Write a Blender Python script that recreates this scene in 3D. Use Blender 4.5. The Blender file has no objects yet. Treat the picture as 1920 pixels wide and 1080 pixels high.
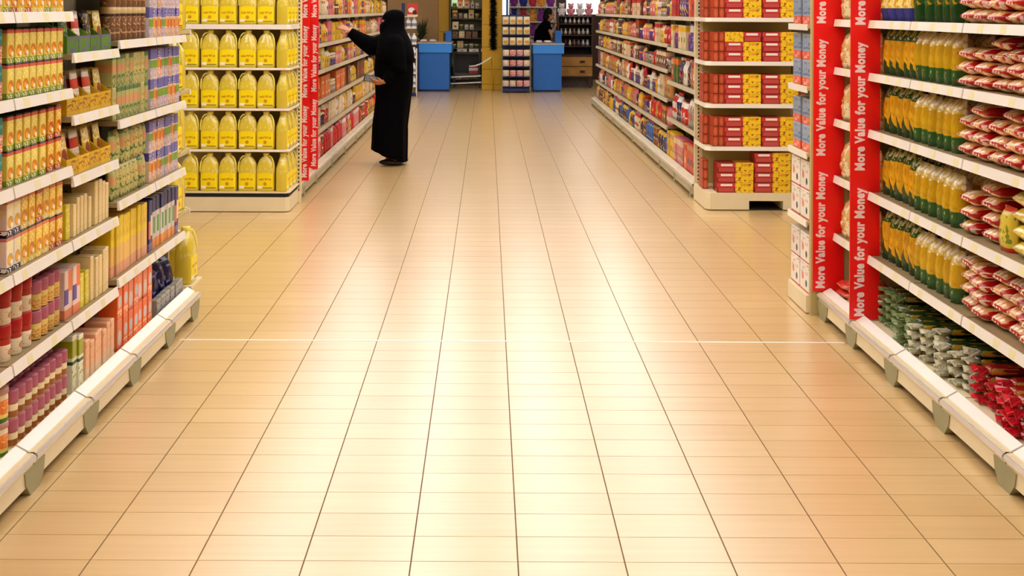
import bpy, bmesh, math, random
from mathutils import Vector, Matrix, Euler
random.seed(7)
PI = math.pi
SC = bpy.context.scene
COL = SC.collection

# ------------------------------------------------------------------ camera
F_PX, CAM_H = 2115.0, 1.65            # focal length in pixels of the 1920 px frame, eye height
VPU, VPV = 913.7, 16.5                # vanishing point of the aisle
cam_d = bpy.data.cameras.new('camera')
cam = bpy.data.objects.new('camera', cam_d); COL.objects.link(cam)
cam.location = (0, 0, CAM_H)
cam.rotation_euler = (PI / 2, -0.0045, 0)
cam_d.sensor_width = 36.0
cam_d.lens = F_PX / 1920 * 36.0
cam_d.shift_x = (960 - VPU) / 1920
cam_d.shift_y = (VPV - 540) / 1920
cam_d.clip_end = 200
SC.camera = cam

# ------------------------------------------------------------------ world and exposure
world = bpy.data.worlds.new('world'); SC.world = world
world.use_nodes = True
world.node_tree.nodes['Background'].inputs[0].default_value = (1.0, 0.93, 0.82, 1)
world.node_tree.nodes['Background'].inputs[1].default_value = 0.01
SC.view_settings.view_transform = 'Standard'
SC.view_settings.look = 'None'
SC.view_settings.gamma = 1.0
SC.view_settings.use_curve_mapping = False
SC.view_settings.exposure = 0.0
LAMP = 7.0                            # brightness of the ceiling tubes
LAMP_COL = (1.0, 0.95, 0.93)

# ------------------------------------------------------------------ helpers
def lin(c):
    out = []
    for v in c[:3]:
        v = v / 255.0
        out.append(v / 12.92 if v <= 0.04045 else ((v + 0.055) / 1.055) ** 2.4)
    return (out[0], out[1], out[2], 1.0)

def tag(o, label=None, cat=None, group=None, kind=None):
    if label: o['label'] = label
    if cat: o['category'] = cat
    if group: o['group'] = group
    if kind: o['kind'] = kind
    return o

def empty(name, loc, rz=0.0, label=None, cat=None, group=None):
    o = bpy.data.objects.new(name, None); COL.objects.link(o)
    o.empty_display_size = 0.1
    o.location = loc; o.rotation_euler = (0, 0, rz)
    return tag(o, label, cat, group)

def wloc(o):
    v = Vector(o.location)
    while o.parent:
        o = o.parent; v += Vector(o.location)
    return v

class MB:
    """collects shapes given in world metres; build() links them as ONE mesh object"""
    def __init__(s): s.v = []; s.f = []; s.m = []
    def add(s, vs, fs, mi=0):
        b = len(s.v); s.v += [tuple(p) for p in vs]
        for f in fs: s.f.append(tuple(b + i for i in f)); s.m.append(mi)
        return s
    def box(s, x0, x1, y0, y1, z0, z1, mi=0):
        vs = [(x0,y0,z0),(x1,y0,z0),(x1,y1,z0),(x0,y1,z0),(x0,y0,z1),(x1,y0,z1),(x1,y1,z1),(x0,y1,z1)]
        return s.add(vs, [(0,3,2,1),(4,5,6,7),(0,1,5,4),(1,2,6,5),(2,3,7,6),(3,0,4,7)], mi)
    def prism_y(s, prof, y0, y1, mi=0):      # closed profile of (x,z) swept along y
        n = len(prof)
        vs = [(x, y0, z) for x, z in prof] + [(x, y1, z) for x, z in prof]
        fs = [(i, (i+1) % n, n + (i+1) % n, n + i) for i in range(n)] + [tuple(range(n))[::-1], tuple(range(n, 2*n))]
        return s.add(vs, fs, mi)
    def prism_z(s, prof, z0, z1, mi=0):      # closed profile of (x,y) swept along z
        n = len(prof)
        vs = [(x, y, z0) for x, y in prof] + [(x, y, z1) for x, y in prof]
        fs = [(i, (i+1) % n, n + (i+1) % n, n + i) for i in range(n)] + [tuple(range(n))[::-1], tuple(range(n, 2*n))]
        return s.add(vs, fs, mi)
    def lathe(s, prof, cx=0, cy=0, seg=14, mi=0, cap=True):   # (r,z) profile
        vs = []; fs = []
        for r, z in prof:
            for k in range(seg):
                a = 2*PI*k/seg; vs.append((cx + r*math.cos(a), cy + r*math.sin(a), z))
        for j in range(len(prof)-1):
            for k in range(seg):
                fs.append((j*seg+k, j*seg+(k+1) % seg, (j+1)*seg+(k+1) % seg, (j+1)*seg+k))
        if cap:
            fs.append(tuple(range(seg))[::-1]); fs.append(tuple((len(prof)-1)*seg + k for k in range(seg)))
        return s.add(vs, fs, mi)
    def tube(s, pts, rad, seg=8, mi=0):      # rad number or list
        pts = [Vector(p) for p in pts]; n = len(pts)
        if not isinstance(rad, (list, tuple)): rad = [rad]*n
        vs = []; fs = []
        ref = Vector((0.13, 0.27, 0.95)).normalized()
        for i, p in enumerate(pts):
            d = (pts[min(i+1, n-1)] - pts[max(i-1, 0)]).normalized()
            r0 = ref if abs(d.dot(ref)) < 0.95 else Vector((1, 0, 0))
            a = d.cross(r0).normalized(); b = d.cross(a).normalized()
            for k in range(seg):
                t = 2*PI*k/seg; vs.append(p + (a*math.cos(t) + b*math.sin(t))*rad[i])
        for j in range(n-1):
            for k in range(seg):
                fs.append((j*seg+k, j*seg+(k+1) % seg, (j+1)*seg+(k+1) % seg, (j+1)*seg+k))
        fs.append(tuple(range(seg))[::-1]); fs.append(tuple((n-1)*seg + k for k in range(seg)))
        return s.add(vs, fs, mi)
    def ball(s, c, r, seg=12, rings=8, mi=0):
        if not isinstance(r, (list, tuple)): r = (r, r, r)
        vs = [(c[0], c[1], c[2]-r[2])]; fs = []
        for j in range(1, rings):
            ph = -PI/2 + PI*j/rings
            for k in range(seg):
                a = 2*PI*k/seg
                vs.append((c[0]+r[0]*math.cos(ph)*math.cos(a), c[1]+r[1]*math.cos(ph)*math.sin(a), c[2]+r[2]*math.sin(ph)))
        vs.append((c[0], c[1], c[2]+r[2]))
        for k in range(seg): fs.append((0, 1+(k+1) % seg, 1+k))
        for j in range(rings-2):
            for k in range(seg):
                a = 1+j*seg; fs.append((a+k, a+(k+1) % seg, a+seg+(k+1) % seg, a+seg+k))
        t = len(vs)-1; a = 1+(rings-2)*seg
        for k in range(seg): fs.append((a+k, a+(k+1) % seg, t))
        return s.add(vs, fs, mi)
    def mesh(s, name, mats, smooth=False, off=(0, 0, 0), bevel=0):
        me = bpy.data.meshes.new(name)
        me.from_pydata([(x-off[0], y-off[1], z-off[2]) for x, y, z in s.v], [], s.f)
        bm = bmesh.new(); bm.from_mesh(me)
        bmesh.ops.recalc_face_normals(bm, faces=bm.faces)
        if bevel:
            bmesh.ops.bevel(bm, geom=list(bm.edges), offset=bevel, segments=1, affect='EDGES', clamp_overlap=True)
        bm.to_mesh(me); bm.free()
        if not isinstance(mats, (list, tuple)): mats = [mats]
        for m in mats: me.materials.append(m)
        if len(mats) > 1 and not bevel: me.polygons.foreach_set('material_index', s.m)
        if smooth: me.shade_smooth()
        return me
    def build(s, name, mats, parent=None, smooth=False, bevel=0, origin=None):
        off = wloc(parent) if parent else (origin or (0, 0, 0))
        o = bpy.data.objects.new(name, s.mesh(name, mats, smooth, off, bevel)); COL.objects.link(o)
        if parent: o.parent = parent
        else: o.location = off
        return o

def W(u, v, y):                        # pixel of the 1920x1080 photo at depth y -> (x, z)
    return ((u - VPU) * y / F_PX, CAM_H - (v - VPV) * y / F_PX)

# ------------------------------------------------------------------ materials
def plain(name, rgb, rough=0.5, metal=0.0, spec=0.5, noise=0.0, nscale=8.0, emit=0.0, coat=0.0, trans=0.0, alpha=1.0):
    m = bpy.data.materials.new(name); m.use_nodes = True
    nt = m.node_tree; b = nt.nodes['Principled BSDF']
    b.inputs['Base Color'].default_value = lin(rgb)
    b.inputs['Roughness'].default_value = rough
    b.inputs['Metallic'].default_value = metal
    b.inputs['Specular IOR Level'].default_value = spec
    b.inputs['Coat Weight'].default_value = coat
    b.inputs['Transmission Weight'].default_value = trans
    if emit:
        b.inputs['Emission Color'].default_value = lin(rgb); b.inputs['Emission Strength'].default_value = emit
    if noise:
        tc = nt.nodes.new('ShaderNodeTexCoord'); nz = nt.nodes.new('ShaderNodeTexNoise')
        nz.inputs['Scale'].default_value = nscale; nz.inputs['Detail'].default_value = 4
        nt.links.new(tc.outputs['Object'], nz.inputs['Vector'])
        hs = nt.nodes.new('ShaderNodeHueSaturation'); hs.inputs['Color'].default_value = lin(rgb)
        mr = nt.nodes.new('ShaderNodeMapRange')
        mr.inputs['From Min'].default_value = 0.3; mr.inputs['From Max'].default_value = 0.7
        mr.inputs['To Min'].default_value = 1-noise; mr.inputs['To Max'].default_value = 1+noise
        nt.links.new(nz.outputs['Fac'], mr.inputs['Value']); nt.links.new(mr.outputs['Result'], hs.inputs['Value'])
        nt.links.new(hs.outputs['Color'], b.inputs['Base Color'])
    return m

class PM:
    """printed packaging: colour bands, discs, marks on Generated coordinates of the pack"""
    def __init__(s, name, base, rough=0.38, spec=0.5, coat=0.0, jitter=0.12, trans=0.0):
        s.m = bpy.data.materials.new(name); s.m.use_nodes = True
        s.nt = s.m.node_tree; s.b = s.nt.nodes['Principled BSDF']
        s.b.inputs['Roughness'].default_value = rough; s.b.inputs['Specular IOR Level'].default_value = spec
        s.b.inputs['Coat Weight'].default_value = coat; s.b.inputs['Transmission Weight'].default_value = trans
        tc = s.nt.nodes.new('ShaderNodeTexCoord'); s.gen = tc.outputs['Generated']
        sp = s.nt.nodes.new('ShaderNodeSeparateXYZ'); s.nt.links.new(s.gen, sp.inputs[0])
        s.ax = {'x': sp.outputs[0], 'y': sp.outputs[1], 'z': sp.outputs[2]}
        r = s.nt.nodes.new('ShaderNodeRGB'); r.outputs[0].default_value = lin(base); s.c = r.outputs[0]
        s.info = s.nt.nodes.new('ShaderNodeObjectInfo'); s.jit = jitter
    def math(s, op, a, b=None):
        n = s.nt.nodes.new('ShaderNodeMath'); n.operation = op
        for i, v in enumerate((a, b)):
            if v is None: continue
            if isinstance(v, (int, float)): n.inputs[i].default_value = v
            else: s.nt.links.new(v, n.inputs[i])
        return n.outputs[0]
    def mix(s, mask, col):
        n = s.nt.nodes.new('ShaderNodeMix'); n.data_type = 'RGBA'
        if isinstance(mask, (int, float)): n.inputs[0].default_value = mask
        else: s.nt.links.new(mask, n.inputs[0])
        s.nt.links.new(s.c, n.inputs[6])
        n.inputs[7].default_value = lin(col)
        s.c = n.outputs[2]; return s
    def inside(s, ax, lo, hi):
        return s.math('MULTIPLY', s.math('GREATER_THAN', s.ax[ax], lo), s.math('LESS_THAN', s.ax[ax], hi))
    def band(s, ax, lo, hi, col): return s.mix(s.inside(ax, lo, hi), col)
    def rect(s, x0, x1, z0, z1, col): return s.mix(s.math('MULTIPLY', s.inside('x', x0, x1), s.inside('z', z0, z1)), col)
    def disc(s, cx, cz, rx, rz, col):
        a = s.math('POWER', s.math('ABSOLUTE', s.math('DIVIDE', s.math('SUBTRACT', s.ax['x'], cx), rx)), 2.0)
        b = s.math('POWER', s.math('ABSOLUTE', s.math('DIVIDE', s.math('SUBTRACT', s.ax['z'], cz), rz)), 2.0)
        return s.mix(s.math('LESS_THAN', s.math('ADD', a, b), 1.0), col)
    def vee(s, top, slope, col):           # everything below a V shaped edge
        d = s.math('ABSOLUTE', s.math('SUBTRACT', s.ax['x'], 0.5))
        return s.mix(s.math('LESS_THAN', s.ax['z'], s.math('ADD', s.math('MULTIPLY', d, slope), top)), col)
    def marks(s, x0, x1, z0, z1, col, sx=14, sz=40, t=0.5, seed=0.0):   # unreadable print-like marks; painted highlights on the macaroni bags
        mp = s.nt.nodes.new('ShaderNodeMapping'); s.nt.links.new(s.gen, mp.inputs['Vector'])
        mp.inputs['Scale'].default_value = (sx, 3, sz); mp.inputs['Location'].default_value = (seed, seed, seed)
        nz = s.nt.nodes.new('ShaderNodeTexNoise'); nz.inputs['Scale'].default_value = 1.0; nz.inputs['Detail'].default_value = 1
        s.nt.links.new(mp.outputs[0], nz.inputs['Vector'])
        k = s.math('MULTIPLY', s.inside('x', x0, x1), s.inside('z', z0, z1))
        return s.mix(s.math('MULTIPLY', k, s.math('GREATER_THAN', nz.outputs['Fac'], t)), col)
    def done(s):
        hs = s.nt.nodes.new('ShaderNodeHueSaturation')
        v = s.math('ADD', s.math('MULTIPLY', s.info.outputs['Random'], 2*s.jit), 1.0 - s.jit)
        s.nt.links.new(v, hs.inputs['Value']); s.nt.links.new(s.c, hs.inputs['Color'])
        s.nt.links.new(hs.outputs['Color'], s.b.inputs['Base Color'])
        return s.m

M = {}
M['cream'] = plain('cream_metal', (236, 220, 178), 0.4, noise=0.03)
M['rail'] = plain('price_rail_plastic', (243, 236, 224), 0.3, noise=0.04, nscale=5)
M['lip'] = plain('display_lip_enamel', (248, 240, 226), 0.3)
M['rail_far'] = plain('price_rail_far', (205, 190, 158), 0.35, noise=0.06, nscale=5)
M['tag'] = plain('price_tag_paper', (236, 226, 176), 0.6)
M['trim'] = plain('chrome_trim', (232, 226, 214), 0.25, metal=0.45)
M['panel'] = plain('back_panel_paint', (196, 178, 118), 0.6, noise=0.05)
M['deck'] = plain('shaded_shelf_deck', (150, 130, 92), 0.5, noise=0.05)  # deck colour darkened to imitate shade in the shelf gaps
M['back'] = plain('shaded_back_panel', (112, 94, 58), 0.7, noise=0.06)  # panel colour darkened to imitate shadow behind the goods
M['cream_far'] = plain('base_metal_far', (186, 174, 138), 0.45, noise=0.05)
M['foot'] = plain('foot_plastic', (158, 152, 112), 0.5, noise=0.08)
M['dark'] = plain('dark_rubber_and_shade', (22, 20, 18), 0.7)  # rubber feet, also the painted shadow band of the oil display
M['red_board'] = plain('red_board', (246, 9, 8), 0.42, noise=0.03)
M['lettering'] = plain('white_lettering', (252, 226, 224), 0.5)
M['white'] = plain('white_paint', (240, 236, 226), 0.45)
M['black_cloth'] = plain('black_cloth', (3, 3, 5), 0.9, spec=0.05)
M['skin'] = plain('skin', (188, 124, 84), 0.5)
M['slot'] = plain('slot_dark', (70, 60, 44), 0.8)

# ================================================================== THE SETTING
TW, TD = 0.319, 0.1595                 # floor tile pitch across and along the aisle
TX0, TY0 = 0.0987, 0.11 * 0.1595
ROOM_X, Y_NEAR, Y_FAR, CEIL = 7.5, -5.0, 30.0, 3.7

def floor_material():
    m = bpy.data.materials.new('floor_tile_ceramic'); m.use_nodes = True
    nt = m.node_tree; b = nt.nodes['Principled BSDF']
    geo = nt.nodes.new('ShaderNodeNewGeometry')
    mp = nt.nodes.new('ShaderNodeMapping'); mp.inputs['Scale'].default_value = (1.6, 38.0, 1.0)
    nt.links.new(geo.outputs['Position'], mp.inputs['Vector'])
    nz = nt.nodes.new('ShaderNodeTexNoise'); nz.inputs['Scale'].default_value = 1.0; nz.inputs['Detail'].default_value = 3
    nt.links.new(mp.outputs[0], nz.inputs['Vector'])
    # one tone for each tile: white noise on the snapped tile index
    mp2 = nt.nodes.new('ShaderNodeMapping')
    mp2.inputs['Scale'].default_value = (1/TW, 1/TD, 0); mp2.inputs['Location'].default_value = (-TX0/TW, -TY0/TD, 0)
    nt.links.new(geo.outputs['Position'], mp2.inputs['Vector'])
    fl = nt.nodes.new('ShaderNodeVectorMath'); fl.operation = 'FLOOR'; nt.links.new(mp2.outputs[0], fl.inputs[0])
    wn = nt.nodes.new('ShaderNodeTexWhiteNoise'); wn.noise_dimensions = '2D'; nt.links.new(fl.outputs[0], wn.inputs['Vector'])
    ad = nt.nodes.new('ShaderNodeMath'); ad.operation = 'MULTIPLY_ADD'
    nt.links.new(wn.outputs['Value'], ad.inputs[0]); ad.inputs[1].default_value = 0.35
    nt.links.new(nz.outputs['Fac'], ad.inputs[2])
    cr = nt.nodes.new('ShaderNodeValToRGB')
    cr.color_ramp.elements[0].position = 0.3; cr.color_ramp.elements[0].color = lin((204, 167, 106))
    cr.color_ramp.elements[1].position = 1.0; cr.color_ramp.elements[1].color = lin((218, 184, 127))
    nt.links.new(ad.outputs[0], cr.inputs[0]); nt.links.new(cr.outputs[0], b.inputs['Base Color'])
    b.inputs['Roughness'].default_value = 0.30
    b.inputs['Specular IOR Level'].default_value = 1.0
    b.inputs['Coat Weight'].default_value = 0.9; b.inputs['Coat Roughness'].default_value = 0.28   # glaze
    bp = nt.nodes.new('ShaderNodeBump'); bp.inputs['Strength'].default_value = 0.03; bp.inputs['Distance'].default_value = 0.002
    nt.links.new(nz.outputs['Fac'], bp.inputs['Height']); nt.links.new(bp.outputs[0], b.inputs['Normal'])
    return m
M['tile'] = floor_material()
M['grout'] = plain('grout', (122, 92, 52), 0.85, noise=0.1)

floor = MB().box(-ROOM_X, ROOM_X, Y_NEAR, Y_FAR, -0.12, -0.003).build('floor', M['grout'])
tag(floor, 'beige ceramic tile floor of the shop aisle', kind='structure')
GX, GY = 0.0045, 0.0026
tile_me = MB().box(GX/2, TW-GX/2, GY/2, TD-GY/2, -0.010, 0.0).mesh('floor_tile', M['tile'])
def tile_visible(i, j):
    y = TY0 + j*TD + TD/2; x = TX0 + i*TW + TW/2
    u = VPU + F_PX*x/y
    return y > 3.2 and -110 < u < 2030 and -1.95 < x < 2.2
cells = [(i, j) for j in range(int(Y_NEAR/TD), int(Y_FAR/TD)-1) for i in range(-22, 22)]
near = sorted([c for c in cells if tile_visible(*c)], key=lambda c: c[1])[:300]
for i, j in near:
    o = bpy.data.objects.new('floor_tile', tile_me); COL.objects.link(o)
    o.parent = floor; o.location = (TX0 + i*TW, TY0 + j*TD, 0)
ns = set(near); rest = MB()
for i, j in cells:
    if (i, j) in ns: continue
    x, y = TX0 + i*TW, TY0 + j*TD
    rest.box(x+GX/2, x+TW-GX/2, y+GY/2, y+TD-GY/2, -0.010, 0.0)
ro = rest.build('floor_tile_field', M['tile'], floor); ro['kind'] = 'stuff'
tr = MB().box(-1.52, 1.78, 5.594, 5.606, -0.004, 0.0014).build('trim_1', plain('expansion_strip', (252, 243, 230), 0.45))
tag(tr, 'thin pale metal expansion strip across the tile floor', kind='structure')

M['wall'] = plain('wall_paint', (170, 150, 116), 0.8, noise=0.04)
M['ceil'] = plain('ceiling_paint', (205, 198, 184), 0.85, noise=0.03)
for nm, a in (('wall_left', (-ROOM_X-0.1, -ROOM_X, Y_NEAR, Y_FAR, 0, CEIL)), ('wall_right', (ROOM_X, ROOM_X+0.1, Y_NEAR, Y_FAR, 0, CEIL)),
              ('wall_back', (-ROOM_X, ROOM_X, Y_FAR, Y_FAR+0.1, 0, CEIL)), ('wall_front', (-ROOM_X, ROOM_X, Y_NEAR-0.1, Y_NEAR, 0, CEIL)),
              ('ceiling', (-ROOM_X, ROOM_X, Y_NEAR, Y_FAR, CEIL, CEIL+0.1))):
    o = MB().box(*a).build(nm, M['ceil'] if nm == 'ceiling' else M['wall']); o['kind'] = 'structure'

# ------------------------------------------------------------------ ceiling lamps
lamp_m = bpy.data.materials.new('lamp_diffuser'); lamp_m.use_nodes = True
_n = lamp_m.node_tree; _n.nodes.clear()
_e = _n.nodes.new('ShaderNodeEmission'); _e.inputs[0].default_value = (*LAMP_COL, 1); _e.inputs[1].default_value = LAMP
_o = _n.nodes.new('ShaderNodeOutputMaterial'); _n.links.new(_e.outputs[0], _o.inputs[0])
LW, LL = 0.60, 1.2
house_me = MB().box(-LW/2-0.03, LW/2+0.03, -LL/2-0.03, LL/2+0.03, 0.0, 0.07).mesh('housing', M['white'])
diff_me = MB().box(-LW/2, LW/2, -LL/2, LL/2, -0.012, 0.0).mesh('diffuser', lamp_m)
end_me = MB().box(-LW/2-0.03, LW/2+0.03, -0.02, 0.02, -0.02, 0.0).mesh('end_cap', M['white'])
LAMPS = ([(x, y) for x in (-1.95, -0.65, 0.65, 1.95) for y in [0.2 + 1.75*k for k in range(12)]] + [(x, y) for x in (-3.25, 3.25) for y in (5.45, 7.2, 8.95)]  # outer cross-aisle lamps are added to brighten the end displays
         + [(x, y) for x in (-2.9, 2.9) for y in (19.8, 22.0, 24.2)])  # far side lamps added to brighten the checkouts, kept off the aisle centre
for x, y in LAMPS:
    t = empty('ceiling_lamp', (x, y, CEIL-0.071), 0, 'white square-edged lamp panel on the ceiling over the shop floor', 'lamp', 'ceiling lamps')
    for nm, me, yy in (('housing', house_me, 0), ('diffuser', diff_me, 0), ('end_cap', end_me, -LL/2-0.01), ('end_cap', end_me, LL/2+0.01)):
        o = bpy.data.objects.new(nm, me); COL.objects.link(o); o.parent = t; o.location = (0, yy, 0)

# ------------------------------------------------------------------ shelving
def shelf_run(name, label, side, xb, xl, depth, bays, height, near=True, zb=0.035, zt=0.128, extra_levels=()):
    """side -1 left of the aisle, +1 right. bays = [(y0, y1, [levels])], faces the aisle"""
    s = side; ys = [b[0] for b in bays] + [bays[-1][1]]
    y0, y1 = ys[0], ys[-1]
    root = empty(name, (s*(xl+depth/2), (y0+y1)/2, 0), 0, label, 'shelving')
    xback = xl + depth
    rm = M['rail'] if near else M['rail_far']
    def bx(mb, xa, xc, *r):
        a, c = sorted((s*xa, s*xc)); return mb.box(a, c, *r)
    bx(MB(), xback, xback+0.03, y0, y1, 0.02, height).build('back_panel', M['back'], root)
    for y in ys:
        yy = min(max(y, y0+0.012), y1-0.012)
        bx(MB(), xback-0.05, xback, yy-0.012, yy+0.012, 0.0, height+0.02).build('upright', M['cream'], root)
    for ya, yb, levels in bays:
        a, b = ya+0.006, yb-0.006
        bx(MB(), xb+0.0, xback-0.05, a, b, zt-0.02, zt).build('base_deck', M['cream'], root)
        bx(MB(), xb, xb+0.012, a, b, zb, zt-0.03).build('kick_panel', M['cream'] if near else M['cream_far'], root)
        MB().prism_y([(s*(xb-0.008), zt-0.026), (s*(xb-0.012), zt-0.014), (s*(xb-0.006), zt-0.004), (s*(xb+0.012), zt), (s*(xb+0.012), zt-0.03)], a, b).build('base_trim', M['trim'], root)
        MB().prism_y([(s*(xb+0.022), zt+0.003), (s*(xb+0.060), zt+0.024), (s*(xb+0.064), zt+0.024), (s*(xb+0.064), zt), (s*(xb+0.022), zt)], a, b).build('base_price_rail', rm, root)
        for z in levels:
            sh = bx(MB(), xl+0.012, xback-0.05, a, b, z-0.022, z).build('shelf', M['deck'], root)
            MB().prism_y([(s*(xl-0.002), z-0.034), (s*(xl+0.005), z+0.004), (s*(xl+0.0125), z+0.004), (s*(xl+0.0125), z-0.034)], a, b).build('price_rail', rm, sh)
            if near:
                n = random.choice((2, 2, 3))
                for k in range(n):
                    yc = a + (b-a)*(k+0.25+0.5*random.random())/n; w = 0.022
                    MB().prism_y([(s*(xl-0.0020), z-0.031), (s*(xl+0.0038), z+0.0005), (s*(xl+0.0046), z+0.0003), (s*(xl-0.0010), z-0.031)], yc-w, yc+w).build('price_tag', M['tag'], sh)
    for k, y in enumerate(ys):
        yy = min(max(y, y0+0.085), y1-0.085); x = xb-0.005
        mb = MB()
        q = [(yy-0.085, zt-0.040), (yy+0.085, zt-0.040), (yy+0.075, zt-0.085), (yy+0.04, 0.0), (yy-0.04, 0.0), (yy-0.075, zt-0.085)]
        if not near: q = [(yy-0.035, zt-0.045), (yy+0.035, zt-0.045), (yy+0.025, 0.0), (yy-0.025, 0.0)]
        vs = [(s*x, p, z) for p, z in q] + [(s*(x+0.05), p, z) for p, z in q]
        nq = len(q)
        mb.add(vs, [tuple(range(nq)), tuple(range(2*nq-1, nq-1, -1))] + [(i, nq+i, nq+(i+1) % nq, (i+1) % nq) for i in range(nq)])
        mb.build('foot', M['foot'], root)
    return root

XA_B, XA_L = 1.54, 1.61               # soup shelving, left
XC_B, XC_L = 1.795, 1.87              # pasta shelving, right
XD_B, XD_L = 1.60, 1.67
XE_B, XE_L = 1.80, 1.87
BAY = 0.55
A_END = 6.05
LV_A01 = [0.42, 0.73, 1.028, 1.33, 1.628, 1.90]
LV_A2 = [0.42, 0.73, 0.98, 1.22, 1.465, 1.72, 1.95]
LV_A34 = [0.45, 0.79, 1.148, 1.50, 1.85]
abays = []
for k in range(7, 0, -1):
    ya, yb = A_END-BAY*k, A_END-BAY*(k-1)
    abays.append((ya, yb, LV_A34 if k <= 2 else LV_A2 if k == 3 else LV_A01))
shelf_run('supermarket_shelving', 'cream metal shelving stocked with soup cartons, jars and slim boxes', -1, XA_B, XA_L, 0.45, abays, 2.05)
C_END = 6.09
LV_C = [0.445, 0.757, 1.062, 1.34, 1.598, 1.88]
shelf_run('supermarket_shelving', 'cream metal shelving stocked with pasta packets, with red slogan boards', 1, XC_B, XC_L, 0.45,
          [(C_END-BAY*k, C_END-BAY*(k-1), LV_C) for k in range(7, 0, -1)], 2.05)
LV_F = [0.43, 0.715, 1.02, 1.288, 1.574, 1.86]
LV_E1 = [0.54, 0.917, 1.26, 1.58, 1.88]
DB = [(9.62, 9.89, LV_F), (9.89, 10.60, LV_F)] + [(10.6 + 1.07*k, 10.6 + 1.07*(k+1), LV_F) for k in range(8)]
EB = [(9.86, 10.8, LV_E1), (10.8, 11.74, LV_E1)] + [(11.74 + 1.1*k, 11.74 + 1.1*(k+1), LV_F) for k in range(7)]
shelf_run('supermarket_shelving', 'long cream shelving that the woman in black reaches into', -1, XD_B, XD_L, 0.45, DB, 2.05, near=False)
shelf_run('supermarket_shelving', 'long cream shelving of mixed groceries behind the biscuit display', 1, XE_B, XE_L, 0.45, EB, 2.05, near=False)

# ------------------------------------------------------------------ end displays
def slots_post(root, x0, x1, y0, y1, h):
    p = MB().box(x0, x1, y0, y1, 0.0, h).build('post', M['cream'], root)
    mb = MB(); z = 0.1
    while z < h-0.05:
        mb.box((x0+x1)/2-0.006, (x0+x1)/2+0.006, y0-0.0012, y0+0.001, z, z+0.018); z += 0.034
    q = mb.build('slot', M['slot'], p); q['kind'] = 'stuff'

def end_display(label, xa, xb, yf, yb, levels, lip_h, plinth_h, corner, height, facing=-1, notch=None, cat_root='end_display_shelf', chamfer_both=True, post=None, deck=None, side_lip=True):
    """shelves with chamfered front corners, front edge at yf, back at yb"""
    root = empty('end_display_shelf', ((xa+xb)/2, (yf+yb)/2, 0), 0, label, 'shelving')
    d = 1 if yb > yf else -1
    def prof(e=0.0):
        c = corner
        return [(xa+c+e*0.4, yf+d*e), (xb-c-e*0.4, yf+d*e), (xb-e, yf+d*(c*1.0+e*0.4)), (xb-e, yb), (xa+e, yb), (xa+e, yf+d*(c*1.0+e*0.4))]
    y_lo, y_hi = sorted((yb, yb+d*0.03))
    MB().box(xa+0.02, xb-0.02, y_lo, y_hi, 0.0, height).build('back_panel', M['panel'], root)
    pl = prof(0.004)
    if notch:
        n0, n1 = notch
        mb = MB(); mb.prism_z(prof(0.004), plinth_h*0.55, plinth_h)
        a = prof(0.004)
        mb.prism_z([a[0], (n0, yf+d*0.004), (n0, yb), a[4], a[5]], 0.008, plinth_h*0.55)
        mb.prism_z([(n1, yf+d*0.004), a[1], a[2], a[3], (n1, yb)], 0.008, plinth_h*0.55)
        mb.build('plinth', M['cream'], root)
        MB().prism_z(prof(0.03), 0.0, 0.008).build('plinth_foot', M['dark'], root)
    else:
        MB().prism_z(prof(0.004), 0.006, plinth_h).build('plinth', M['cream'], root)
        MB().prism_z(prof(0.03), 0.0, 0.006).build('plinth_foot', M['dark'], root)
    if deck:
        MB().prism_z(prof(0.012), plinth_h, deck-0.012).build('deck_gap_shade', M['dark'], root)  # solid dark layer stands in for the shadow under the deck
        MB().prism_z(prof(0.0), deck-0.012, deck).build('shelf', M['cream'], root)
    for z in levels:
        sh = MB().prism_z(prof(0.006), z-0.018, z).build('shelf', M['panel'], root)
        a, b = prof(0.0), prof(0.008)
        vs = []; fs = []
        order = [4, 5, 0, 1, 2, 3] if side_lip else [5, 0, 1, 2]
        mb = MB()
        for k in range(len(order)-1):
            p, q, p2, q2 = a[order[k]], a[order[k+1]], b[order[k]], b[order[k+1]]
            mb.prism_z([p, q, q2, p2], z-(lip_h[levels.index(z)] if isinstance(lip_h, list) else lip_h)+0.004, z+0.004)
        mb.build('shelf_lip', M['lip'], sh)
    if post:
        for px0, px1 in post: slots_post(root, px0, px1, yb-0.002 if d > 0 else yb, yb+0.03 if d > 0 else yb+0.012, height)
    return root

OIL_Y = 9.10
end_display('cream end display with five rows of yellow oil jugs', -2.52, -1.59, OIL_Y, 9.56, [0.502, 0.834, 1.162, 1.512, 1.86], [0.018, 0.018, 0.018, 0.04, 0.018], 0.12, 0.03, 2.1, post=[(-1.612, -1.572)], deck=0.165)
BIS_Y = 9.27
end_display('cream end display with stacks of red and yellow biscuit boxes', 1.80, 2.66, BIS_Y, 9.80, [0.522, 0.873, 1.222, 1.582, 1.93], 0.034, 0.145, 0.04, 2.1,
            notch=(2.16, 2.44), post=[(1.805, 1.872)])
end_display('end display of white cartons against the pasta shelving', 1.735, 2.36, 6.55, 6.13, [0.50, 0.87, 1.23, 1.57, 1.9], 0.034, 0.10, 0.05, 2.05)
end_display('end display of yellow oil jugs against the soup shelving', -2.20, -1.69, 6.52, 6.09, [0.50, 0.84, 1.18, 1.52, 1.86], 0.03, 0.12, 0.08, 2.05, side_lip=False)

_r = [o for o in COL.objects if o.get('label') == 'end display of yellow oil jugs against the soup shelving'][0]
MB().box(-1.76, -1.60, 6.13, 6.36, 0.121, 0.133).build('side_tray', M['cream'], _r)

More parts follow.
